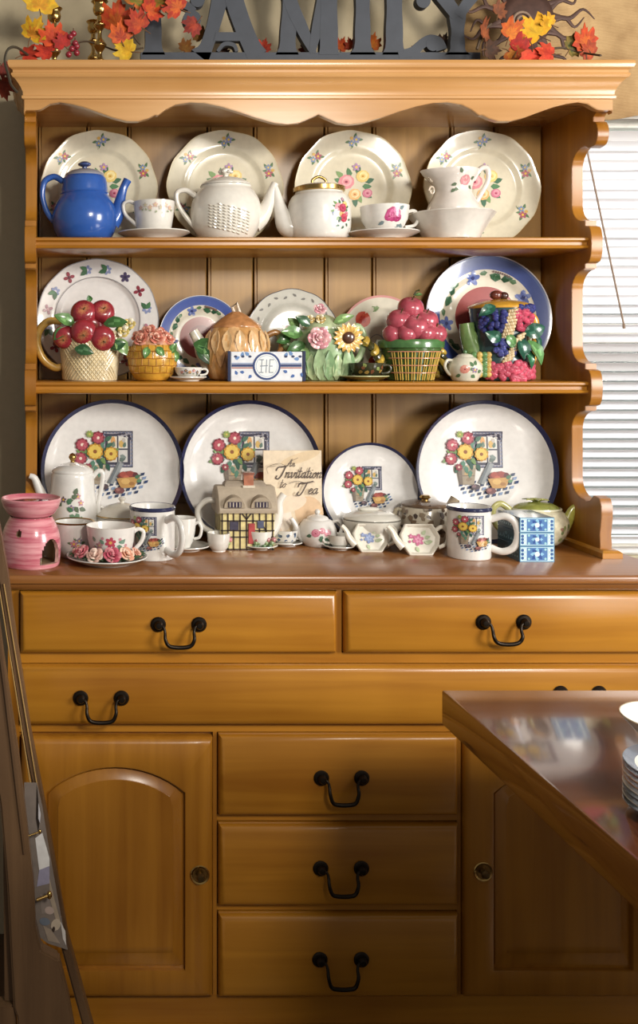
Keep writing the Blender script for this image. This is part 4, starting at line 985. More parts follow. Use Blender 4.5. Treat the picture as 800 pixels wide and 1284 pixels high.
inn = it.mb('b89c7c'); inn.lathe([(0, 3.5)]+[(r-3.2, max(3.5, z)) for r, z in fine if z > 1], 72, skip=hole); it.part('inner_wall', inn, 'glaze', o_)
# rim of the opening joins both walls
rm = it.mb('e0b0a8'); pth = []
rf = on_lathe(wp_)
for i in range(25):
    t = -PI/2*0+PI*i/24; u = cos(t); v = sin(t); pth.append((.78+.44*u, 6+31*v))
for (a1, z1_), (a2, z2_) in zip(pth, pth[1:]+pth[:1]):
    def pt(a, z, d): 
        q = rf(0, z, 0); r = math.hypot(q[0], q[1])-d; return (r*sin(a), -r*cos(a), z)
    rm.add([pt(a1, z1_, -.25), pt(a2, z2_, -.25), pt(a2, z2_, 4.6), pt(a1, z1_, 4.6)], [[0, 1, 2, 3]])
it.part('opening_edge', rm, 'glaze', o_)
it.part('tealight', it.mb('d8ccb4').lathe([(0, 3.6), (13, 3.6), (13, 12), (11, 12), (11, 10), (0, 10)], 24), 'glaze')
ds = it.part('dish', it.mb().lathe([(0, 61), (24, 61), (25, 62), (30, 65), (35, 73), (37.5, 80), (37.8, 83), (36.5, 84.5), (34.5, 83), (32, 76), (26, 71), (0, 69)], 56), 'pink_streak_glaze')
wx = it.mb('7c3038'); wx.lathe(sprof([(31, 74), (30, 78), (22, 80), (12, 81), (0, 80)]), 32, scal=lambda a, r, z: 1+.07*sin(3*a+1)+.04*sin(7*a)); it.part('wax_melt', wx, 'glaze', ds)
# ---- white coffee pot
it = Item('coffee_pot', 'tall white coffee pot with gold knob and flower spray', 'coffee pot', 91, 2.258, Z0)
pf_ = sprof([(27, 0), (30, 2), (31, 20), (30, 50), (27.5, 80), (26.5, 92), (24, 96)])+[(0, 97)]
CW = 'e4e1db'
it.part('body', it.mb(CW).lathe(pf_, 44))
it.part('spout', spout(it.mb(CW), [(-27, 50), (-36, 60), (-43, 76), (-48, 87), (-54, 90)], [10, 7.5, 5.4, 4.4, 3.6]))
hd = it.mb(CW); loop_handle(hd, [(25, 88), (32, 96), (38, 92), (36, 74), (32, 54), (33, 40), (29, 36)], [3, 3.2, 3.2, 2.8, 2.8, 2.8, 3]); it.part('handle', hd)
ld = it.part('lid', it.mb(CW).lathe(sprof([(26, 95), (25, 98), (18, 103), (8, 106), (5, 107)])+[(0, 107)], 36))
it.part('lid_knob', it.mb().lathe(sprof([(3, 107), (2.5, 109), (5, 113), (3.5, 117), (0, 119)]), 18), 'brass', ld)
P = Print()
for x, y, c in ((-12, 64, '6c5a68'), (10, 60, 'b8808c'), (6, 68, 'c89098'), (-2, 54, '8a7c98')): P.flower(x, y, 4, c)
for x, y, a in ((-8, 62, .2), (-6, 58, 1.2), (-2, 66, .4), (2, 56, -1), (4, 48, -1.2), (0, 50, 2.6), (-4, 46, -.6), (8, 54, -.4), (10, 44, -1.4), (12, 40, -1.2), (-14, 56, 2.4), (2, 70, 1.2)): P.leaf(x, y, 9, a, ('4c7a5c', '6c8c70', '5c6c54')[int(abs(x)) % 3], .34)
it.part('printed_pattern', P.mb(it.k, on_lathe(pf_[:-1]), .25), 'print', smooth=False, recalc=False)
# ---- sugar bowl behind the rose cup
it = Item('sugar_bowl', 'white sugar bowl with gold rim between the warmer and rose cup', 'bowl', 93, 2.155, Z0)
pf_ = sprof([(15, 0), (17, 2), (24, 14), (27, 28), (26, 44)])+[(24, 44), (22, 26), (0, 10)]
it.part('body', it.mb('dcdad4').lathe(pf_, 36)); it.part('gold_rim', it.mb().lathe([(26.2, 43.5), (26.8, 44.5), (25, 45.5), (23.6, 44.5)], 36), 'brass')
for s_ in (-1, 1):
    hd = it.mb('dcdad4'); loop_handle(hd, [(s_*24, 38), (s_*29, 42), (s_*30, 34), (s_*24, 26)], 1.8); it.part('handle', hd)
P = Print(); sprig(P, 2, 22, 10, .4, 'c08090', '8a7c90'); it.part('printed_pattern', P.mb(it.k, on_lathe(pf_[:12]), .3), 'print', smooth=False, recalc=False)
# ---- covered dish behind
it = Item('covered_dish', 'white covered dish with gold lined lid and loop handle behind the rose cup', 'dish', 153, 2.268, Z0)
pf_ = sprof([(22, 0), (24, 2), (31, 18), (33, 34), (32, 38)])+[(0, 38)]
it.part('body', it.mb('dedad2').lathe(pf_, 40)); ld = it.part('lid', it.mb('d8d2c4').lathe(sprof([(33, 38), (33, 41), (24, 49), (10, 54), (4, 55)])+[(0, 55)], 40))
it.part('gold_line', it.mb().lathe([(33.2, 39), (33.8, 40), (33.2, 41)], 40), 'brass', ld)
hd = it.mb('dedad2'); loop_handle(hd, [(-29, 28), (-36, 36), (-34, 48), (-26, 50), (-22, 42), (-27, 36)], 2.2); it.part('handle', hd)
it.part('lid_knob', it.mb('d8d2c4').lathe([(3, 54), (2.5, 57), (5, 60), (3, 62), (0, 62.5)], 16), 'glaze', ld)
# ---- rose cup on saucer with rose ring
Yr = 2.092
_, dz = saucer(134, Yr, Z0, 51, 'white saucer carrying the ring of roses and flowered cup', 'd6d3cc')
P = Print(); P.flower(-2, 26, 7, 'b8485c', 'e0b060', 6); P.flower(-16, 22, 5, 'c08c98', 'd8c080')
for x, y, a in ((-10, 24, 2.4), (6, 22, -.3), (8, 26, .3), (-20, 20, 3.6), (14, 20, -1.2), (12, 24, .9), (-22, 26, 2.2), (2, 18, -1.5)): P.leaf(x, y, 8, a, ('6c8c78', '90a488')[int(abs(x)) % 2], .3)
for x, y in ((18, 22), (-24, 18), (10, 30), (-12, 31)): P.ell(x, y, 2, 2, 'c89098')
cup(139, Yr, Z0+dz, 31, 43, 'flowered white teacup with gold rim standing in the ring of roses', 'e2ded8', 1, pr=P, rim='c0a070', base=.6, hr=2.6, hpts=[(26, 32), (34, 38), (41, 34), (38, 22), (29, 12), (25, 11)])
it = Item('rose_wreath', 'small ring of pink and peach roses lying on the saucer', 'wreath', 134, Yr, Z0+9*Yr/F)
it.part('vine', it.mb('3f5230').tube([(36*sin(i*2*PI/32), -36*cos(i*2*PI/32), 1.5) for i in range(33)], 2, 6), 'matte')
for a, r, c, c2, z in ((-.95, 11, 'c87078', 'dca0a0', 8), (-.42, 11.5, 'e0b8a8', 'eed4c4', 6), (.12, 12, 'b84c60', 'd08088', 7), (.62, 11, 'e0a488', 'ecc8b0', 7), (1.2, 9, 'd89880', 'e8bca8', 5), (-1.5, 9, 'd8a098', 'e8c0b8', 5), (2.2, 8, 'c87078', 'dca0a0', 5), (-2.4, 8, 'e0b8a8', 'eed4c4', 5), (3.1, 8, 'c87078', 'dca0a0', 5)):
    it.part('rose', rose3(it.mb(), (38*sin(a), -38*cos(a), z), r, H(c), H(c2), (sin(a)*.7, -cos(a)*.7, .7), (6, 5, 4)), 'matte')
for i in range(14):
    a = -1.5+i*.24; it.part('leaf', leaf3(it.mb(), (38*sin(a), -38*cos(a), 2), (sin(a+.6), -cos(a+.6), .15), (0, -.3, 1), 12, 7, (H('3f5a38'), H('2f4a30'))[i % 2]), 'leaf')
# ---- mugs with the window picture
def mug(px, Y, label, R, Hh, hang, prang, psc_):
    it = Item('mug', label, 'mug', px, Y, Z0)
    pf_ = [(0, 1), (R*.86, 1), (R*.88, 0), (R*.97, .5), (R, 3), (R, Hh*.5), (R, Hh-3), (R+.6, Hh-1), (R+.5, Hh)]
    it.part('body', it.mb('e5e2dc').lathe(pf_+[(R-1.2, Hh+.8), (R-2.6, Hh-1), (R-2.8, Hh*.5), (R-4, 5), (0, 4)], 48))
    it.part('blue_rim', it.mb('2c3150').lathe([(R+.4, Hh-3.6), (R+.95, Hh-2.5), (R+1.0, Hh-.4), (R-.4, Hh+1.2), (R-1.6, Hh+.2)], 48))
    hd = it.mb('e5e2dc'); loop_handle(hd, [(R-1, Hh*.78), (R+14, Hh*.86), (R+26, Hh*.76), (R+30, Hh*.5), (R+25, Hh*.26), (R+12, Hh*.16), (R-1, Hh*.22)], 4.4, 6, None, .8); hd.xform(Matrix.Rotation(hang, 4, 'Z')); it.part('handle', hd)
    it.part('printed_picture', WM.scaled(psc_, 0, Hh*.5-1).mb(it.k, on_lathe(pf_[3:7], prang), .2), 'print', smooth=False, recalc=False)
mug(588, 2.155, 'white blue rimmed mug with window picture beside the tea tins', 26, 63, -.5, -.18, .5)
mug(191, 2.15, 'white blue rimmed mug with window picture beside the rose cup', 28, 64, -1.0, -.35, .48)
# ---- small white cup and stacked saucers beside the mug
_, dz = saucer(233, 2.235, Z0, 30, 'white ribbed saucer under the small cup behind the mug', 'dcd8d0')
cup(229, 2.235, Z0+dz, 17, 37, 'small white cup with gold rim behind the mug', 'e2dfd8', 1, rim='b89c70', hr=1.9, rz=-.4)
cup(274, 2.22, Z0, 14.5, 23, 'tiny handleless white footed cup on the bare counter', 'e0dcd4', 1, handle=False, base=.6)
_, dz = saucer(287, 2.275, Z0, 20, 'tiny white saucer under the cup before the cottage teapot handle', 'd8d5cc')
cup(284, 2.275, Z0+dz, 15.5, 19, 'tiny white cup and saucer set before the cottage teapot handle', 'dedad2', 1, hr=1.3, base=.5)
_, dz = saucer(326, 2.248, Z0, 22, 'white saucer under the plain cup before the cottage teapot', 'd8d5cc')
cup(325, 2.248, Z0+dz, 17.5, 20, 'plain white cup before the red door of the cottage teapot', 'e2dfd8', -1, hr=1.6, base=.6)
P = Print()
for i in range(9): P.leaf(-13+i*3.2, 6+(i % 3)*3, 5, i*1.9, ('4a5c80', '6c8098', '3f5068')[i % 3], .4)
_, dz = saucer(359, 2.285, Z0, 20, 'small saucer under the blue patterned cup before the card', 'd5d3cc')
cup(357, 2.285, Z0+dz, 16.5, 17, 'small cup with blue leaf pattern before the invitation card', 'd9d7d0', 1, pr=P, rim='7c8890', hr=1.5, base=.62)
# ---- little rose teapot
it = Item('tiny_teapot', 'little round white teapot with pink roses before the invitation card', 'teapot', 398, 2.285, Z0)
pf_ = sprof([(15, 0), (17, 1), (23, 12), (23, 22), (18, 31), (14, 33)])+[(0, 33)]
it.part('body', it.mb('e2ded8').lathe(pf_, 36)); it.part('spout', spout(it.mb('e2ded8'), [(-17, 10), (-24, 16), (-28, 26), (-33, 34)], [7, 5, 3.4, 2.8]))
hd = it.mb('e2ded8'); loop_handle(hd, [(17, 28), (26, 31), (31, 24), (27, 13), (19, 9)], 2.3); it.part('handle', hd)
ld = it.part('lid', it.mb('e2ded8').lathe(sprof([(14, 33), (12, 36), (5, 38.5), (3, 39)])+[(0, 39)], 24)); it.part('lid_knob', it.mb('e2ded8').blob((0, 0, 42), 3.6, None, 12, 8), 'glaze', ld)
P = Print(); P.rose(-8, 19, 5.5, 'c8788c', 'e0a8b0'); P.rose(7, 19, 5, 'd08c98', 'e6b8bc'); P.rose(0, 22, 4, 'c0687c', 'dc9ca8')
for x, y, a in ((-3, 14, -1.2), (3, 13, -.6), (0, 16, -2), (10, 14, -.2), (-13, 16, 3.4), (4, 9, -1)): P.leaf(x, y, 7, a, '4c6e58', .34)
it.part('printed_pattern', P.mb(it.k, on_lathe(pf_[:-1]), .25), 'print', smooth=False, recalc=False)
_, dz = saucer(425, 2.245, Z0, 20, 'small saucer under the plain cup beside the little rose teapot', 'd0cdc4')
cup(426, 2.245, Z0+dz, 15, 15, 'small plain cup beside the little rose teapot', 'd6d2c8', -1, hr=1.6, base=.6)
# ---- two flat tea bag holders shaped like teapots
def holder(px, Y, k_, label, c1, c2):
    it = Item('teabag_holder', label, 'tea bag holder', px, Y, Z0, 'teapot shaped tea bag holders'); it.k *= k_
    o8 = [(-13, 0), (13, 0), (22, 12), (24, 22), (17, 36), (-15, 36), (-22, 24), (-20, 12)]
    def sc8(f, dy=0): return [(x*f, 18+(z-18)*f) for x, z in o8]
    mb = it.mb('e0dacb')
    lay = [(1, 4), (1.03, 1), (1, -1.5), (.94, -2), (.86, -.5), (.8, 1.5), (.5, 2)]
    mb.loft([[(x, y, z) for x, z in sc8(f)] for f, y in lay]); 
    tl = Matrix.Rotation(-.3, 4, 'X')
    mb.xform(tl); it.part('dish', mb, 'glaze', bev=.0006)
    sp = it.mb('e0dacb').tube(smooth_path([(-19, 1, 10), (-26, 1, 18), (-30, 1, 28), (-35, 1, 34)], 5), smooth_rad([6, 4.4, 3.2, 2.8], 5), 10, None, .6).xform(tl); it.part('spout', sp)
    hd = it.mb('e0dacb'); loop_handle(hd, [(19, 28), (28, 33), (34, 26), (31, 14), (21, 9)], 2.4); hd.xform(tl); it.part('handle', hd)
    P = Print(); P.flower(-1, 18, 7, c1, c2, 6); P.flower(-1, 18, 4, c2, c1, 5); P.flower(-9, 22, 3, c1, c2); P.ell(-11, 16, 1.6, 1.6, c1)
    for x, y, a in ((6, 16, -.4), (7, 20, .3), (4, 24, .8), (-4, 10, -1.2), (9, 15, .2)): P.leaf(x, y, 7, a, 'a9b890', .32)
    it.part('printed_pattern', P.mb(it.k, lambda x, y, e: tuple(tl @ Vector((x, 1.4-e, y))), .4), 'print', smooth=False, recalc=False)
holder(466, 2.205, .98, 'teapot shaped tea bag holder with a blue flower', '6478a8', '8c9cc0')
holder(528, 2.17, 1.08, 'teapot shaped tea bag holder with a pink flower', 'b8527c', 'd088a4')
# ---- low dish behind holders
it = Item('butter_dish', 'low white covered dish with grey line behind the tea bag holders', 'dish', 466, 2.27, Z0); it.o.scale.y = .85
it.part('base', it.mb('d6d2c6').lathe(sprof([(22, 0), (24, 2), (32, 20), (36, 33)])+[(36, 35), (0, 34)], 44))
ld = it.part('lid', it.mb('d9d5c9').lathe(sprof([(36, 35), (34, 38), (24, 43), (8, 46)])+[(0, 46)], 44)); it.part('grey_line', it.mb('7c7a70').lathe([(35.8, 34), (36.6, 35), (35.8, 36)], 44), 'glaze', ld)
it.part('lid_knob', it.mb('d9d5c9').blob((-4, 0, 47), (14, 6, 3), None, 14, 8), 'glaze', ld)
# ---- brown transfer print pot
it = Item('creamer', 'brown printed lidded creamer behind the pink flower tea bag holder', 'creamer', 533, 2.295, Z0)
pf_ = sprof([(20, 0), (23, 2), (30, 18), (32, 34), (29, 46), (27, 50)])+[(0, 50)]
it.part('body', it.mb('cfc4b0').lathe(pf_, 40))
P = Print(); random.seed(3)
for i in range(60): P.leaf(random.uniform(-44, 44), random.uniform(16, 47), random.uniform(5, 9), random.uniform(0, 6), ('5c4634', '7c6650', '8c7a64', '4a3c34')[i % 4], .4)
it.part('printed_pattern', P.mb(it.k, on_lathe(pf_[:-1]), .3), 'print', smooth=False, recalc=False)
ld = it.part('lid', it.mb('6c5642').lathe(sprof([(29, 49), (28, 52), (16, 55), (0, 56)]), 36), 'handpainted_glaze'); it.part('lid_knob', it.mb().lathe([(4, 55), (4, 57), (7, 59), (5, 62), (0, 62.5)], 16), 'brass', ld)
it.part('spout', spout(it.mb('a89880'), [(20, 34), (30, 46), (38, 58)], [8, 6, 6.5]), 'handpainted_glaze')
hd = it.mb('b0a48c'); loop_handle(hd, [(-26, 42), (-36, 44), (-38, 30), (-28, 18)], 2.6); it.part('handle', hd)
# ---- invitation card
it = Item('greeting_card', 'cream card lettered in brown script leaning among the teacups', 'card', 368, 2.30, Z0)
lean = .05; tl = Matrix.Rotation(-lean, 4, 'X')
it.part('paper', it.mb('e6d4b8').box(-36.5, 36.5, 0, 3, 0, 117).xform(tl), 'matte', smooth=False)
P = Print()
for cx_, cy_, rx, ry, c in ((20, 40, 18, 20, 'e0c09c'), (-18, 36, 16, 22, 'ecdfd0'), (10, 108, 26, 6, 'dfc8a4'), (-4, 50, 22, 10, 'ead8c0'), (24, 22, 12, 12, 'd8b48c'), (-24, 14, 10, 14, 'dcc6b0')): P.ell(cx_, cy_, rx, ry, c, .3, 16)
GL = {   # hand drawn script strokes: baseline 0, x height 1
 'n': (1.0, [[(0, .9), (.12, 1), (.12, 0)], [(.12, .6), (.45, 1), (.62, .9), (.6, .1), (.75, 0), (1, .3)]]),
 'v': (.95, [[(0, .9), (.15, 1), (.25, .1), (.4, 0), (.7, .5), (.72, 1), (.95, .85)]]),
 'i': (.55, [[(0, .8), (.15, 1), (.15, .1), (.3, 0), (.55, .35)], [(.2, 1.45), (.26, 1.5)]]),
 't': (.6, [[(.15, 2.0), (.15, .15), (.3, 0), (.6, .35)], [(-.15, 1.2), (.5, 1.25)]]),
 'a': (1.0, [[(.7, .85), (.45, 1), (.1, .7), (.05, .25), (.3, 0), (.6, .35), (.72, 1), (.68, .15), (.8, 0), (1, .3)]]),
 'o': (.9, [[(.4, 1), (.08, .6), (.15, .08), (.45, 0), (.7, .45), (.6, .92), (.4, 1), (.9, .8)]]),
 'e': (.8, [[(.05, .4), (.5, .65), (.45, .98), (.15, .85), (.05, .3), (.3, 0), (.8, .35)]]),
 'A': (1.7, [[(-.5, .3), (-.2, -.1), (.3, .3), (1.1, 2.2), (1.1, .2), (1.3, 0), (1.6, .3)], [(.3, .9), (1.3, .95)]]),
 'I': (1.2, [[(-.9, 1.4), (-.7, 2.0), (.2, 2.1), (1.1, 2.4)], [(.75, 2.3), (.45, .5), (.05, -.25), (-.5, -.1), (-.45, .35)]]),
 'T': (1.5, [[(-.8, 1.3), (-.6, 2.0), (.4, 2.0), (1.7, 2.35)], [(.7, 2.15), (.4, .5), (0, -.3), (-.55, -.1), (-.4, .35)]]),
}
def script(txt, x, y, h, wd, hexc):
    for ch in txt:
        if ch == ' ': x += .6*h; continue
        adv, st = GL[ch]
        for s_ in st:
            q = smooth_path([(p[0], p[1], 0) for p in s_], 4); P.line([(x+(p.x+p.y*.35)*h, y+p.y*h) for p in q], wd*(1.35 if ch.isupper() else 1), hexc)
        x += adv*h
script('An', -8, 97, 4.0, .8, '6f6258'); script('Invitation', -18, 83, 6.4, 1.15, '574b45'); script('to', -17, 71, 4.8, .9, '5f534c'); script('Tea', 8, 63, 6.6, 1.15, '574b45')
P.line([(p.x, p.y) for p in smooth_path([(-30, 98, 0), (-18, 101, 0), (-8, 98, 0), (-2, 104, 0), (6, 108, 0)], 5)], .6, '8c7c68')
P.line([(p.x, p.y) for p in smooth_path([(-32, 88, 0), (-33, 96, 0), (-22, 98, 0)], 5)], .6, '8c7c68')
P.line([(p.x, p.y) for p in smooth_path([(-6, 76, 0), (4, 79, 0), (14, 77, 0), (26, 78, 0)], 5)], .6, '6f6258')
it.part('lettering', P.mb(it.k, lambda x, y, e: tuple(tl @ Vector((x, -e, y))), .15, .01), 'print', smooth=False, recalc=False)
# ---- cottage teapot
it = Item('cottage_teapot', 'half timbered cottage teapot with thatched roof and red door', 'teapot', 306, 2.27, Z0)
W2, D2 = 33, 22
walls = it.part('walls', it.mb('e2d296').box(-W2, W2, -D2, D2, 0, 50), 'handpainted_glaze', bev=.0012)
def beam(x0, z0_, x1, z1_, w_=1.5):
    d = Vector((x1-x0, 0, z1_-z0_)); n = Vector((-d.z, 0, d.x)).normalized()*w_/2; a = Vector((x0, -D2-1.0, z0_)); b_ = Vector((x1, -D2-1.0, z1_)); back = Vector((0, 1.4, 0))
    m_ = it.mb('463a36'); lp = [a+n, b_+n, b_-n, a-n]; m_.loft([lp, [p+back for p in lp]]); it.part('beam', m_, 'handpainted_glaze', walls, smooth=False)
for x in (-31, -24, -17, -9, -1, 7, 15, 23, 31): beam(x, 0, x, 50)
for z in (1, 16, 24, 36, 49): beam(-W2, z, W2, z)
beam(-9, 48, -1, 38); beam(7, 48, -1, 38); beam(15, 36, 23, 24)
def slab(nm, x0, x1, z0_, z1_, c, d=1.8, par=None): return it.part(nm, it.mb(c).box(x0, x1, -D2-d, -D2+1, z0_, z1_), 'handpainted_glaze', par or walls, bev=.0004)
slab('cottage_door', 1, 9, 8, 33, 'b04c4c', 2.2); slab('cottage_window', -22, -11, 25, 35, '4c4858'); slab('cottage_window', 12, 20, 27, 36, '5a6078')
for x0, x1 in ((-33, -22), (9, 14), (20, 32)):
    bsh = it.mb('5c7850')
    for i in range(6): bsh.blob((x0+(x1-x0)*i/5, -D2-2, 5+(i % 3)*4), 3.4, (H('5c7850'), H('8ca070'), H('c08080'))[i % 3], 7, 5)
    it.part('garden_bush', bsh, 'handpainted_glaze', walls)
TH = 'b3a48f'
rf_ = it.mb(TH); ro = [(-D2-5, 46), (-D2-6, 50), (-D2+2, 66), (-8, 77), (8, 77), (D2-2, 66), (D2+6, 50), (D2+5, 46)]
rf_.loft([[(x, y*(1 if abs(x) < 36 else .9), z-(1.5 if abs(x) > 36 else 0)) for y, z in ro] for x in (-37, -35, -20, 0, 20, 35, 37)]); roof = it.part('thatched_roof', rf_, 'matte')
for x in (-17, 16):
    dm = it.mb('a4957f'); n = 9
    arcp = [(x+13*cos(PI*i/n), 53+13*sin(PI*i/n)) for i in range(n+1)]
    dm.loft([[(px_, -D2-8, pz_) for px_, pz_ in arcp], [(px_, -6, pz_+4) for px_, pz_ in arcp]]); it.part('dormer', dm, 'matte', roof)
    it.part('dormer_window', it.mb('463e50').box(x-8, x+8, -D2-9, -D2-7, 53.5, 60.5), 'handpainted_glaze', roof)
    for i in range(4): it.part('window_bar', it.mb('cfc4b0').box(x-6.5+i*4, x-5.5+i*4, -D2-9.8, -D2-8.9, 54, 60), 'handpainted_glaze', roof, smooth=False)
ld = it.part('roof_lid', it.mb('9c8e7c').loft([[(x, y, z) for x, y in ((-26, -9), (26, -9), (26, 9), (-26, 9))] if z < 80 else [(x, y, z) for x, y in ((-23, -5), (23, -5), (23, 5), (-23, 5))] for z in (75, 79, 83)]), 'matte', bev=.001)
it.part('chimney', it.mb('b5765c').box(-2, 10, -10, 2, 76, 92).box(-3.5, 11.5, -11.5, 3.5, 75, 78, H('d8ccb8')).box(-3, 11, -11, 3, 91, 94, H('8c5a4a')), 'handpainted_glaze', ld, smooth=False)
hd = it.mb('e0dcd2'); loop_handle(hd, [(-30, 56), (-46, 58), (-58, 46), (-54, 28), (-40, 18), (-31, 16)], 3.6); it.part('handle', hd)
it.part('spout', spout(it.mb('e2ded6'), [(28, 14), (38, 26), (43, 42), (44, 56), (50, 66)], [9, 8, 6.4, 5, 4.6]))
# ---- tea tins
P = Print()
def tin_print(w_, h_):
    P = Print(); P.rect(-w_, 0, w_, h_, '5f94b8'); P.rect(-w_+.8, .8, w_-.8, h_-.8, 'bfdbe4'); P.rect(-w_*.6, 1.6, w_*.6, h_-1.6, '4f7cb4')
    for s_ in (-1, 1):
        for t in (.25, .5, .75): P.ell(s_*w_*.85, h_*t, 2, 2, '2f5c98', 0, 8); P.ell(s_*w_*.72, h_*t, 1.1, 1.1, 'e4eef0', 0, 6)
    for i in range(8):
        a = i*PI/4; P.leaf(0, h_/2, h_*.46, a, ('8ec0dc', '2a4f94')[i % 2], .32)
    P.ell(0, h_/2, h_*.17, h_*.17, 'd5e8ee', 0, 10)
    for s_ in (-1, 1):
        for t in (-1, 1): P.ell(s_*w_*.48, h_/2+t*h_*.3, 1.6, 1.6, '9fd0d8', 0, 7)
    return P
Yt = 2.10; zt_ = Z0
for i, (h_, nm) in enumerate(((20, 'lowest'), (17, 'middle'), (19, 'topmost'))):
    it = Item('tea_tin', 'blue and white patterned tea tin, %s of the stack beside the mug' % nm, 'tin', 673.5, Yt, zt_, 'stacked tea tins')
    it.part('case', it.mb('3f5f74').box(-22, 22, 0, 62, 0, h_-.25), 'glaze', bev=.0008)
    it.part('printed_front', tin_print(21.6, h_-.6).mb(it.k, lambda x, y, e: (x, -e, y+.2), .12, .012), 'print', smooth=False, recalc=False)
    P = Print(); P.rect(1, .6, 61, h_-.8, '34505c')
    for j in range(10): P.leaf(4+j*6, h_*.5, 5, .7+j*1.3, '6b8c94', .4); P.ell(6+j*6, h_*.3, 1.3, 1.3, '92b4ba')
    it.part('printed_side', P.mb(it.k, lambda x, y, e: (-22-e, x, y), .12, .012), 'print', smooth=False, recalc=False)
    zt_ += h_*it.k
# ---- green and cream teapot
it = Item('teapot', 'cream teapot with mottled green lid and spout behind the tea tins', 'teapot', 672, 2.268, Z0); it.o.scale.y = .68
pf_ = sprof([(22, 3), (30, 6), (39, 20), (40, 32), (34, 43), (28, 47)])+[(0, 47)]
it.part('body', it.mb('d5cdb0').lathe(pf_, 40), 'handpainted_glaze')
ld = it.part('lid', it.mb('8c9048').lathe(sprof([(29, 47), (28, 50), (18, 55), (0, 57)]), 36), 'handpainted_glaze'); it.part('lid_rim', it.mb('dcd8bc').lathe([(29, 46), (31.5, 47), (31, 49), (28, 49)], 36), 'glaze', ld)
lk = it.mb('a4a458')
for i in range(7): leaf3(lk, (-2+i*.6, 0, 56), (cos(i*.9), sin(i*.9), .25), (0, 0, 1), 17, 9, (H('a0a04c'), H('7c8440'))[i % 2])
it.part('lid_leaves', lk, 'handpainted_glaze', ld)
it.part('spout', spout(it.mb('a3a04c'), [(32, 20), (40, 34), (46, 46), (56, 54)], [9, 7, 5.4, 4]), 'handpainted_glaze')
hd = it.mb('b5b070'); loop_handle(hd, [(-30, 44), (-44, 54), (-54, 46), (-50, 28), (-36, 16)], 4); it.part('handle', hd, 'handpainted_glaze')
for a in (.5, -.5, 2.6, -2.6): it.part('foot', it.mb('d5cdb0').blob((25*sin(a), -25*cos(a), 3), (4, 4, 3.2), None, 8, 6))
P = Print()
for i in range(10): P.leaf(8+i*3, 12+(i % 4)*6, 8, i*1.4, ('8c9860', '6c7c50', 'a07868')[i % 3], .35)
it.part('printed_pattern', P.mb(it.k, on_lathe(pf_[:-1], .3), .3), 'print', smooth=False, recalc=False)

# ================================================================== on top of the cornice
# ---- word sign FAMILY
Ys = 2.30; ks = Ys/F
sg = empty('word_sign', (X(390, Ys), Ys, ZT), 'slate painted wooden cut out sign reading FAMILY on the hutch top', 'sign')
zb0 = (Z(70, Ys)-ZT)
def zl(y): return Z(y, Ys)-ZT
def xl(x): return X(x, Ys)-sg.location.x
def lpart(nm, polys):
    mb = MB()
    for i, pts in enumerate(polys): mb.prism([(xl(x), zl(y)) for x, y in pts], 'y', -.009-.0004*i, .009+.0004*i)
    return build(nm, mb, 'slate_paint', sg, recalc=True)
def circ(cx, cy, r, n=18): return [(cx+r*cos(2*PI*i/n), cy+r*sin(2*PI*i/n)) for i in range(n)]
def wav(xc, wt, wm, wb, y0=-48, y1=70, n=14, lean=0):
    """stem with a swelling waist, flared to the foot"""
    L, R = [], []
    for i in range(n+1):
        t = i/n; y = y0+(y1-y0)*t
        w_ = wt+(wm-wt)*sin(min(1, t*1.3)*PI/2)+1.6*sin(t*2*PI*1.6)+(wb-wm)*max(0, (t-.86)/.14)**2
        L.append((xc-w_/2+lean*(t-.5), y)); R.append((xc+w_/2+lean*(t-.5), y))
    return L+R[::-1]
lpart('base_strip', [[(176, 67), (600, 67), (600, 78), (176, 78)]])
def band(pts, w_):
    P_ = [Vector((a, b_, 0)) for a, b_ in pts]; L, R = [], []
    for i in range(len(P_)):
        t = (P_[min(i+1, len(P_)-1)]-P_[max(0, i-1)]).normalized(); n_ = Vector((-t.y, t.x, 0)); ww = w_[i] if hasattr(w_, '__len__') else w_
        L.append(tuple((P_[i]+n_*ww/2)[:2])); R.append(tuple((P_[i]-n_*ww/2)[:2]))
    return L+R[::-1]
def cband(pts, w_, n=5):
    q = smooth_path([(a, b_, 0) for a, b_ in pts], n); ww = smooth_rad(w_, n) if hasattr(w_, '__len__') else w_
    return band([(p.x, p.y) for p in q], ww)
lpart('letter_f', [wav(192, 22, 19, 30), cband([(186, -42), (215, -44), (240, -38), (252, -24)], [12, 11, 12, 16]), circ(247, -16, 10), cband([(192, 8), (212, 4), (232, 8), (243, 16)], [9, 10, 10, 8]), circ(240, 26, 11.5), circ(247, 2, 9)])
lpart('letter_a', [cband([(284, -52), (277, -10), (268, 30), (258, 60), (250, 72)], [10, 20, 17, 17, 26]), cband([(280, -52), (291, -5), (303, 32), (314, 58), (322, 72)], [12, 22, 22, 22, 26]), [(270, 42), (300, 42), (304, 53), (267, 53)], cband([(272, 66), (280, 57), (292, 58), (296, 66)], [4, 5, 5, 4])])
lpart('letter_m', [wav(362, 24, 18, 30, lean=-6), cband([(352, -50), (362, 0), (378, 38), (392, 68)], [14, 17, 15, 8]), cband([(412, -50), (404, 0), (396, 38), (390, 68)], [14, 15, 13, 8]), wav(411, 26, 21, 26)])
lpart('letter_i', [wav(453.5, 22, 18, 34), [(438, -50), (469, -50), (464, -40), (443, -40)]])
lpart('letter_l', [wav(493, 24, 20, 32), cband([(498, 70), (516, 66), (528, 56), (538, 51), (548, 54), (552, 64)], [10, 12, 12, 12, 12, 14]), circ(541, 57, 8.5), cband([(493, -44), (512, -30), (524, -10)], [10, 9, 10]), circ(529, 3, 9)])
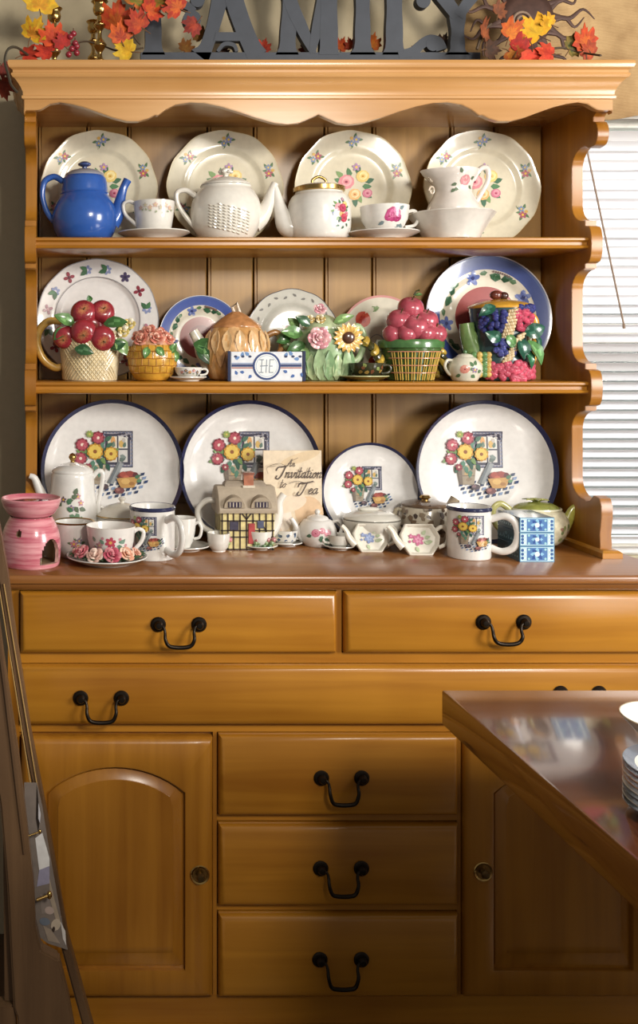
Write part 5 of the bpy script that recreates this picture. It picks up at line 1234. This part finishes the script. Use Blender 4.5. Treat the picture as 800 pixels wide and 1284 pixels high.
lpart('letter_y', [wav(572, 20, 17, 34, 14), cband([(536, -46), (546, -14), (560, 6), (572, 22)], [22, 18, 17, 15]), cband([(612, -46), (598, -12), (584, 6), (573, 22)], [20, 15, 14, 13])])
# ---- maple leaves
MAP = [(90, 1.0), (80, .72), (72, .78), (64, .55), (50, .92), (40, .82), (30, .62), (22, .66), (10, .72), (0, .5), (-20, .52), (-45, .34), (-75, .2), (-90, .12)]
OUT = MAP+[(180-a, r) for a, r in reversed(MAP[1:-1])]
def maple(parent, x, y, Y, size, rot, c1, c2, tilt=(0, 0), nm='leaf', org=None, bend=.25):
    mb = MB(); k_ = size*Y/F; n = len(OUT); c1, c2 = [tuple(v**1.2*q for v, q in zip(H(c), (.95, .85, .4))) for c in (c1, c2)]
    def P3(r, a, s_):
        u, v = r*cos(a), r*sin(a); return Vector((u*k_, -(bend*k_*(r*r)*(.5+.5*cos(3*a))-bend*.4*k_*abs(u))+s_, v*k_))
    e = Euler((tilt[0], 0, tilt[1])).to_matrix() @ Matrix.Rotation(rot, 3, 'Y')
    for sgn, s_ in ((1, 0.), (-1, .0012)):
        rings = []
        for f in (.06, .5, 1.0): rings.append([e @ P3(q[1]*f, math.radians(q[0]), s_) for q in OUT])
        for ri in range(2):
            for i in range(n):
                j = (i+1) % n; t = .25 if ri == 0 else .85; t = min(1, max(0, t+.25*sin(i*1.9+x)))
                col = tuple(c1[m_]*(1-t)+c2[m_]*t for m_ in range(3))
                mb.add([rings[ri][i], rings[ri][j], rings[ri+1][j], rings[ri+1][i]], [[0, 1, 2, 3] if sgn > 0 else [3, 2, 1, 0]], col)
        mb.add(rings[0], [list(range(n))], c1)
    mb.tube([e @ Vector((0, 0, -.1*k_)), e @ Vector((.05*k_, -.1*k_, -.35*k_)), e @ Vector((.15*k_, -.1*k_, -.6*k_))], .0012, 5, H('6c4a2c'))
    o = build(nm, mb, 'leaf', parent, recalc=False); o.location = Vector((X(x, Y), Y, Z(y, Y)))-parent.location
    return o
YG = 2.235
gl = empty('leaf_garland', (X(90, YG), YG, ZT), 'autumn garland of red and yellow maple leaves around the candlesticks', 'garland')
for x, y, s_, r, c1, c2, tl_ in ((50, 8, 34, .1, 'dca42c', 'e2c23c', (.1, .3)), (40, 44, 27, .55, 'd89030', 'e6c438', (.1, -.2)), (67, 50, 26, -.35, 'c84c30', 'd8602c', (.2, .2)), (32, 70, 24, 1.3, 'b83a2c', 'c8482c', (-.5, .1)), (62, 64, 22, -1.2, 'b02c24', 'd0482c', (-.3, 0)), (80, 56, 18, -.5, 'c03028', 'b02c2c', (.1, .2)), (146, 30, 34, .15, 'd87c30', 'c8502c', (.15, -.1)), (152, 48, 26, -.2, 'a83c2c', 'd8743c', (.2, .5)), (162, 64, 24, -1.1, 'd8b030', 'e0c448', (-.2, 0)), (176, 32, 26, -.7, 'c86030', 'b03c24', (.1, .3)), (170, 2, 30, .5, '7c8c3c', 'c8702c', (.1, .1)), (200, 4, 30, -.4, '8c903c', 'd0582c', (.1, -.2)), (224, 10, 26, -1.0, 'd87c40', 'b8402c', (.2, .2)), (245, 30, 20, -2.2, 'b04c38', '8c2c28', (.1, .1)), (187, 14, 24, 1.0, 'd8702c', 'c04028', (0, .3)), (2, 104, 24, 2.8, '8c3c30', 'a04830', (.2, .2)), (4, 84, 18, 2.4, '7c2c28', '90382c', (0, .3))):
    maple(gl, x, y, YG-.012+(.03 if s_ > 30 else 0), s_, r, c1, c2, tl_)
for i, (x, y) in enumerate(((88, 48), (94, 56), (90, 63), (96, 68), (86, 70), (92, 44), (96, 60))):
    o = build('berry', MB(YG/F, H('8c2430')).blob((0, 0, 0), 4, None, 10, 8).tube([(0, 0, 3), (0, 1, 7)], .7, 5, H('5c4028')), 'glaze', gl); o.location = Vector((X(x, YG), YG-.01, Z(y, YG)))-gl.location
def vine(par, pts, Y, r=.0022, c='4c3a26'):
    q = smooth_path([(X(x, Y)-par.location.x, Y-par.location.y+dy, Z(y, Y)-par.location.z) for x, y, dy in pts], 6); build('stem', MB(1, H(c)).tube(q, r, 6), 'matte', par)
Yv = 2.13
vine(gl, [(34, 52, .10), (20, 54, .03), (10, 62, 0), (6, 76, 0), (10, 92, 0), (14, 106, 0), (22, 116, 0)], Yv, .003, '3c3424')
vine(gl, [(96, 54, 0), (110, 52, 0), (130, 58, 0), (150, 64, 0), (180, 60, 0)], YG+.02)
vine(gl, [(172, 30, 0), (168, 44, 0), (176, 56, 0)], YG)
# small leaves tucked behind the sign
for x, y, s_, r, c1, c2 in ((330, 62, 15, .2, 'a83428', 'c0482c'), (252, 46, 16, -.6, 'a8803c', '8c6430'), (232, 62, 16, .5, 'b08850', 'a06c34'), (385, 62, 14, -.9, '6c3420', '8c4428'), (427, 60, 15, .3, 'd87830', 'c8542c'), (441, 58, 13, -.5, 'c8602c', 'a8402c'), (467, 58, 18, .1, 'd8903c', 'c86c30'), (519, 64, 8, .2, '8c3c28', 'a04c30'), (556, 56, 16, .2, '3c2c20', '54382a'), (540, 74, 7, 1.2, 'c8a848', 'b09038'), (282, 66, 9, .3, '4c3020', '6c4028')):
    maple(gl, x, y, Ys+.03, s_, r, c1, c2, (.1, .2))
vine(gl, [(205, 72, .03), (260, 70, .03), (340, 72, .03), (430, 70, .03), (520, 70, .03), (600, 66, .03)], Ys, .0025)
YH = 2.215
gr_ = empty('leaf_garland', (X(680, YH), YH, ZT), 'autumn garland of red and orange maple leaves before the sun ornament', 'garland')
for x, y, s_, r, c1, c2, tl_ in ((640, 44, 26, .7, 'dc9038', 'd06c28', (.1, .1)), (674, 42, 30, -.7, 'e0c030', 'e8b820', (.1, -.2)), (690, 30, 18, -.9, 'e8c830', 'e0b028', (0, .2)), (668, 68, 30, 2.9, 'd84838', 'e05c40', (.25, .1)), (650, 62, 26, .9, 'c03428', 'b02c20', (-.1, .2)), (640, 66, 20, 2.2, 'c89038', 'b8602c', (.1, 0)), (690, 68, 22, -1.3, 'c83c2c', 'd8583c', (-.2, .1)), (716, 60, 22, .9, '4c6030', '8c7c38', (.2, .2)), (735, 56, 28, -.3, 'd88038', 'c85030', (.1, .3)), (732, 84, 24, 3.3, '9c5030', '7c3c24', (.2, .3)), (742, 66, 20, -1.0, 'c86c48', 'b05038', (0, .1)), (608, 44, 26, .2, 'b06c50', '8c5038', (.1, .9)), (625, 16, 18, .6, '7c4c38', '945c40', (.1, .4)), (612, 62, 20, 1.6, '4c3424', '5c3c2c', (0, .3))):
    maple(gr_, x, y, YH-(.045 if y > 66 else 0), s_, r, c1, c2, tl_)
vine(gr_, [(598, 62, 0), (606, 40, 0), (616, 30, 0)], YH+.01, .0035); vine(gr_, [(690, 62, 0), (705, 60, 0), (730, 66, 0), (738, 78, -.05)], YH, .0025)
# ---- brass candlesticks
def candlestick(px, Y, label, f):
    it = Item('candlestick', label, 'candlestick', px, Y, ZT, 'brass candlesticks'); it.k *= f
    it.part('stem', it.mb().lathe(sprof([(16, 0), (16, 2), (12, 5), (5, 8), (3, 12), (5, 16), (7, 20), (4, 24), (3, 30), (6, 35), (9, 40), (6, 45), (3, 50), (3, 58), (6, 62), (8, 66), (4, 70), (3, 78)], 3)+[(0, 78)], 28), 'brass')
    it.part('candle_cup', it.mb().lathe(sprof([(3, 78), (7, 80), (9, 86), (8, 92), (11, 96)])+[(10, 97), (6, 96), (6, 84), (0, 84)], 28), 'brass')
candlestick(68, 2.30, 'brass candlestick standing among the yellow maple leaves', .95)
candlestick(125, 2.26, 'brass candlestick standing beside the orange maple leaf', .98)
candlestick(117, 2.325, 'shorter brass candlestick behind its twin beside the orange leaf', .82)
# ---- metal sun ornament
Yo = 2.335
so = empty('sun_ornament', (X(662, Yo), Yo, ZT), 'dark brown metal sun with spiral face and curling rays on the hutch top', 'ornament')
def so_l(x, y): return (X(x, Yo)-so.location.x, Z(y, Yo)-ZT)
cx_, cy_ = 660, 22
fc = MB(); ctr = so_l(cx_, cy_); fc.lathe([(0, .012), (.045, .01), (.062, .004), (.065, 0), (.062, -.004), (0, -.004)], 36).xform(Matrix.Translation((ctr[0], 0, ctr[1])) @ Matrix.Rotation(PI/2, 4, 'X'))
fo = build('sun_face', fc, 'brown_metal', so)
sp = so_l(650, 29); build('spiral', MB(1, H('8c7460')).tube([(sp[0]+.0235*(1-t/15)*cos(t), -.014, sp[1]+.0235*(1-t/15)*sin(t)) for t in [i*.35 for i in range(40)]], .0032, 7), 'matte', fo)
for i in range(26):
    a = i*2*PI/26+.1; d = Vector((cos(a), 0, sin(a))); s_ = Vector((-sin(a), 0, cos(a))); c_ = Vector((ctr[0], 0, ctr[1])); sg_ = 1 if i % 2 else -1; l = .075 if i % 2 else .1
    pts = [c_+d*.058, c_+d*(.06+l*.4)+s_*.012*sg_, c_+d*(.06+l*.75)-s_*.006*sg_, c_+d*(.06+l)+s_*.02*sg_]
    q = smooth_path(pts, 5)
    if min(p.z for p in q) < .004: continue
    build('ray', MB().tube(q, [.0065*(1-j/(len(q)-1))+.0012 for j in range(len(q))], 8, None, .5), 'brown_metal', so)
bx_ = MB().box(-.05, .05, -.02, .02, 0, .012).box(-.02, .02, -.006, .006, .01, max(.02, ctr[1]-.06)); build('stand', bx_, 'brown_metal', so, smooth=False)

# ================================================================== table in front
TY, TZ = 1.62, EZ-(865-VY)*1.62/F
tx = X(554.5, TY)
tb = empty('table', (1.45, 1.1, 0), 'dark red brown wooden table with thick top in front of the sideboard', 'table')
def tsh(mb): return mb.shift((-1.45, -1.1, 0))
th = .057; x1_ = 2.25; y0_ = .42
lo = [[(tx+i, y0_+i, z), (x1_-i, y0_+i, z), (x1_-i, TY-i, z), (tx+i, TY-i, z)] for i, z in ((.0015, TZ-th), (0, TZ-th+.002), (0, TZ-.003), (.001, TZ-.001), (.0035, TZ))]
build('table_top', tsh(MB().loft(lo)), 'table_wood', tb)
build('apron', tsh(MB().box(tx+.32, x1_-.2, y0_+.2, TY-.25, TZ-th-.09, TZ-th)), 'table_wood', tb, smooth=False)
ped = MB(); ped.lathe([(.09, .06), (.11, .1), (.07, .2), (.055, .35), (.08, .5), (.06, .62), (.1, TZ-th-.09)], 32, c=(1.45, 1.07, 0)); build('pedestal', tsh(ped), 'table_wood', tb)
for i in range(4):
    a = PI/4+i*PI/2; p0 = Vector((1.45, 1.07, .12)); d = Vector((cos(a), sin(a), 0)); build('foot', tsh(MB().tube([p0+d*.05, p0+d*.25+Vector((0, 0, .02)), p0+d*.42-Vector((0, 0, .09))], [.045, .036, .03], 10)), 'table_wood', tb)
# white bowl and stacked plates at the table edge
def Yt_(py): return (EZ-TZ)*F/(py-VY)
yb_ = 1.39
it = Item('serving_bowl', 'white bowl with cream rim on the dark table', 'bowl', 846, yb_, TZ)
it.part('bowl', it.mb('e8e4d6').lathe([(0, 1), (26, 1), (26, 0), (30, 0), (32, 3), (48, 18), (60, 32), (61, 34), (59.5, 34.5), (46, 20), (30, 7), (0, 5)], 56))
it.part('rim_line', it.mb('b8a488').lathe([(60.4, 32), (61.4, 33.5), (60.6, 35)], 56))
z_ = TZ; ys_ = 1.17
for i, (c, nm) in enumerate((('4c5058', 'slate grey'), ('b8ab98', 'stone'), ('3c4048', 'charcoal'), ('d8cdb4', 'ivory'), ('c08a5c', 'terracotta'), ('d8a878', 'peach'), ('a86c60', 'dusky red'), ('565c68', 'blue grey'))):
    it = Item('side_plate', '%s rimmed plate in the stack on the dark table' % nm, 'plate', 872, ys_, z_, 'plates stacked on the table')
    mb = it.mb(c); R = 80
    mb.lathe([(0, 1), (44, 1), (44, 0), (50, 0), (52, 2), (66, 6), (79, 12), (80, 13.5), (79, 14.2), (66, 9), (50, 4.5), (0, 4)], 56, colf=lambda a, j: H(c) if 4 <= j <= 8 else H('d8d2c4'))
    it.part('dish', mb); z_ += 7.2*it.k

# ================================================================== old leaning frame in the left foreground
YE = 1.80
le = empty('leaning_frame', (X(20, YE), YE, 0), 'weathered brown wooden frame with a patchy grey strip and brass pegs leaning beside the sideboard', 'frame')
def lp(x, y): return (X(x, YE)-le.location.x, Z(y, YE))
def epart(nm, pts, ya, yb_, mat, bev=.003, par=None): return build(nm, MB().prism([lp(*p) for p in pts], 'y', ya, yb_), mat, par or le, bev=bev)
ye = 1284+170
# outer back stile, thin, right edge of the thing
epart('back_stile', [(-14, 650), (-4, 650), (9, 724), (19, 800), (38, 925), (60, 1040), (86, 1190), (112, 1284), (160, ye), (146, ye), (102, 1290), (76, 1195), (50, 1045), (28, 930), (8, 805), (-4, 724)], .02, .06, 'aged_wood')
for x0, y0, x1, y1 in ((-2, 740, 46, 1040), (4, 735, 51, 1020)):
    a, b_ = lp(x0, y0), lp(x1, y1); build('edge_bead', MB(1, H('a8854c')).tube([(a[0], .018, a[1]), (b_[0], .018, b_[1])], .0013, 8), 'matte', le)
pp = epart('patchy_strip', [(30, 985), (46, 985), (53, 1015), (60, 1060), (76, 1150), (85, 1196), (60, 1188), (36, 1170)], .012, .0135, 'matte', 0)  # thin grey strip that carries flat white, grey and beige patches
for d_ in pp.data.color_attributes['Col'].data: d_.color = (*H('7d7168'), 1)
P = Print(); P.poly([(44, 1055), (53, 1048), (62, 1080), (62, 1090), (49, 1095)], 'e6e4e2'); P.poly([(49, 1095), (62, 1090), (62, 1112), (46, 1116)], '9a96ac'); P.poly([(46, 985), (50, 1030), (48, 1048), (45, 1030)], '2c2622'); P.poly([(48, 1010), (51, 1024), (50, 1036), (48, 1030)], 'cfccd0')
P.poly([(62, 1105), (69, 1135), (76, 1160), (70, 1158), (62, 1130)], 'a89884'); P.poly([(50, 1125), (62, 1130), (66, 1150), (52, 1150)], '8c8078'); P.ell(62, 1146, 6, 5, 'b8a49a', .3, 10); P.ell(56, 1160, 7, 5, '6c7480', .2, 10); P.ell(70, 1164, 6, 8, 'c0b09c', .4, 10); P.ell(67, 1170, 2, 4, '3c302a', .2, 8); P.poly([(76, 1160), (82, 1172), (83, 1190), (79, 1182)], 'd8d2cc'); P.poly([(54, 1165), (64, 1170), (76, 1188), (60, 1184)], '9c8c7c')
build('patch_print', P.mb(1, lambda x, y, e: (lp(x, y)[0], .0119-e, lp(x, y)[1]), .0004, .00004, 40), 'print', pp, smooth=False, recalc=False)
st_ = epart('front_stile', [(-60, 640), (-14, 640), (-6, 730), (6, 820), (24, 940), (36, 1040), (43, 1100), (45, 1150), (52, 1180), (74, 1192), (86, 1240), (94, 1284), (120, ye), (30, ye), (22, 1262), (18, 1250), (10, 1100), (2, 1005), (-20, 850)], -.03, .0, 'aged_wood')
epart('groove_bead', [(-12, 720), (-9, 720), (10, 860), (22, 960), (33, 1060), (30, 1060), (18, 960), (6, 860)], -.034, -.029, 'aged_wood', .001, st_)
epart('bottom_rail', [(-130, 1256), (20, 1250), (26, ye), (-130, ye)], -.024, .006, 'aged_wood')
epart('left_stile', [(-130, 640), (-62, 640), (-62, ye), (-130, ye)], -.03, .03, 'aged_wood')
epart('inner_lath', [(4, 1010), (9, 1010), (18, 1250), (6, 1250)], -.012, .012, 'aged_wood', .001)
for x, y, r in ((50, 1041, .0028), (62, 1120, .005)):
    a, b_ = lp(x-16, y+4); c_, d_ = lp(x, y)
    pg = MB(); pg.tube([(a, -.012, b_), (c_, -.006, d_)], r*.6, 10); pg.blob((c_, -.006, d_), (r, r, r*1.5), None, 12, 8); build('brass_peg', pg, 'brass', le)
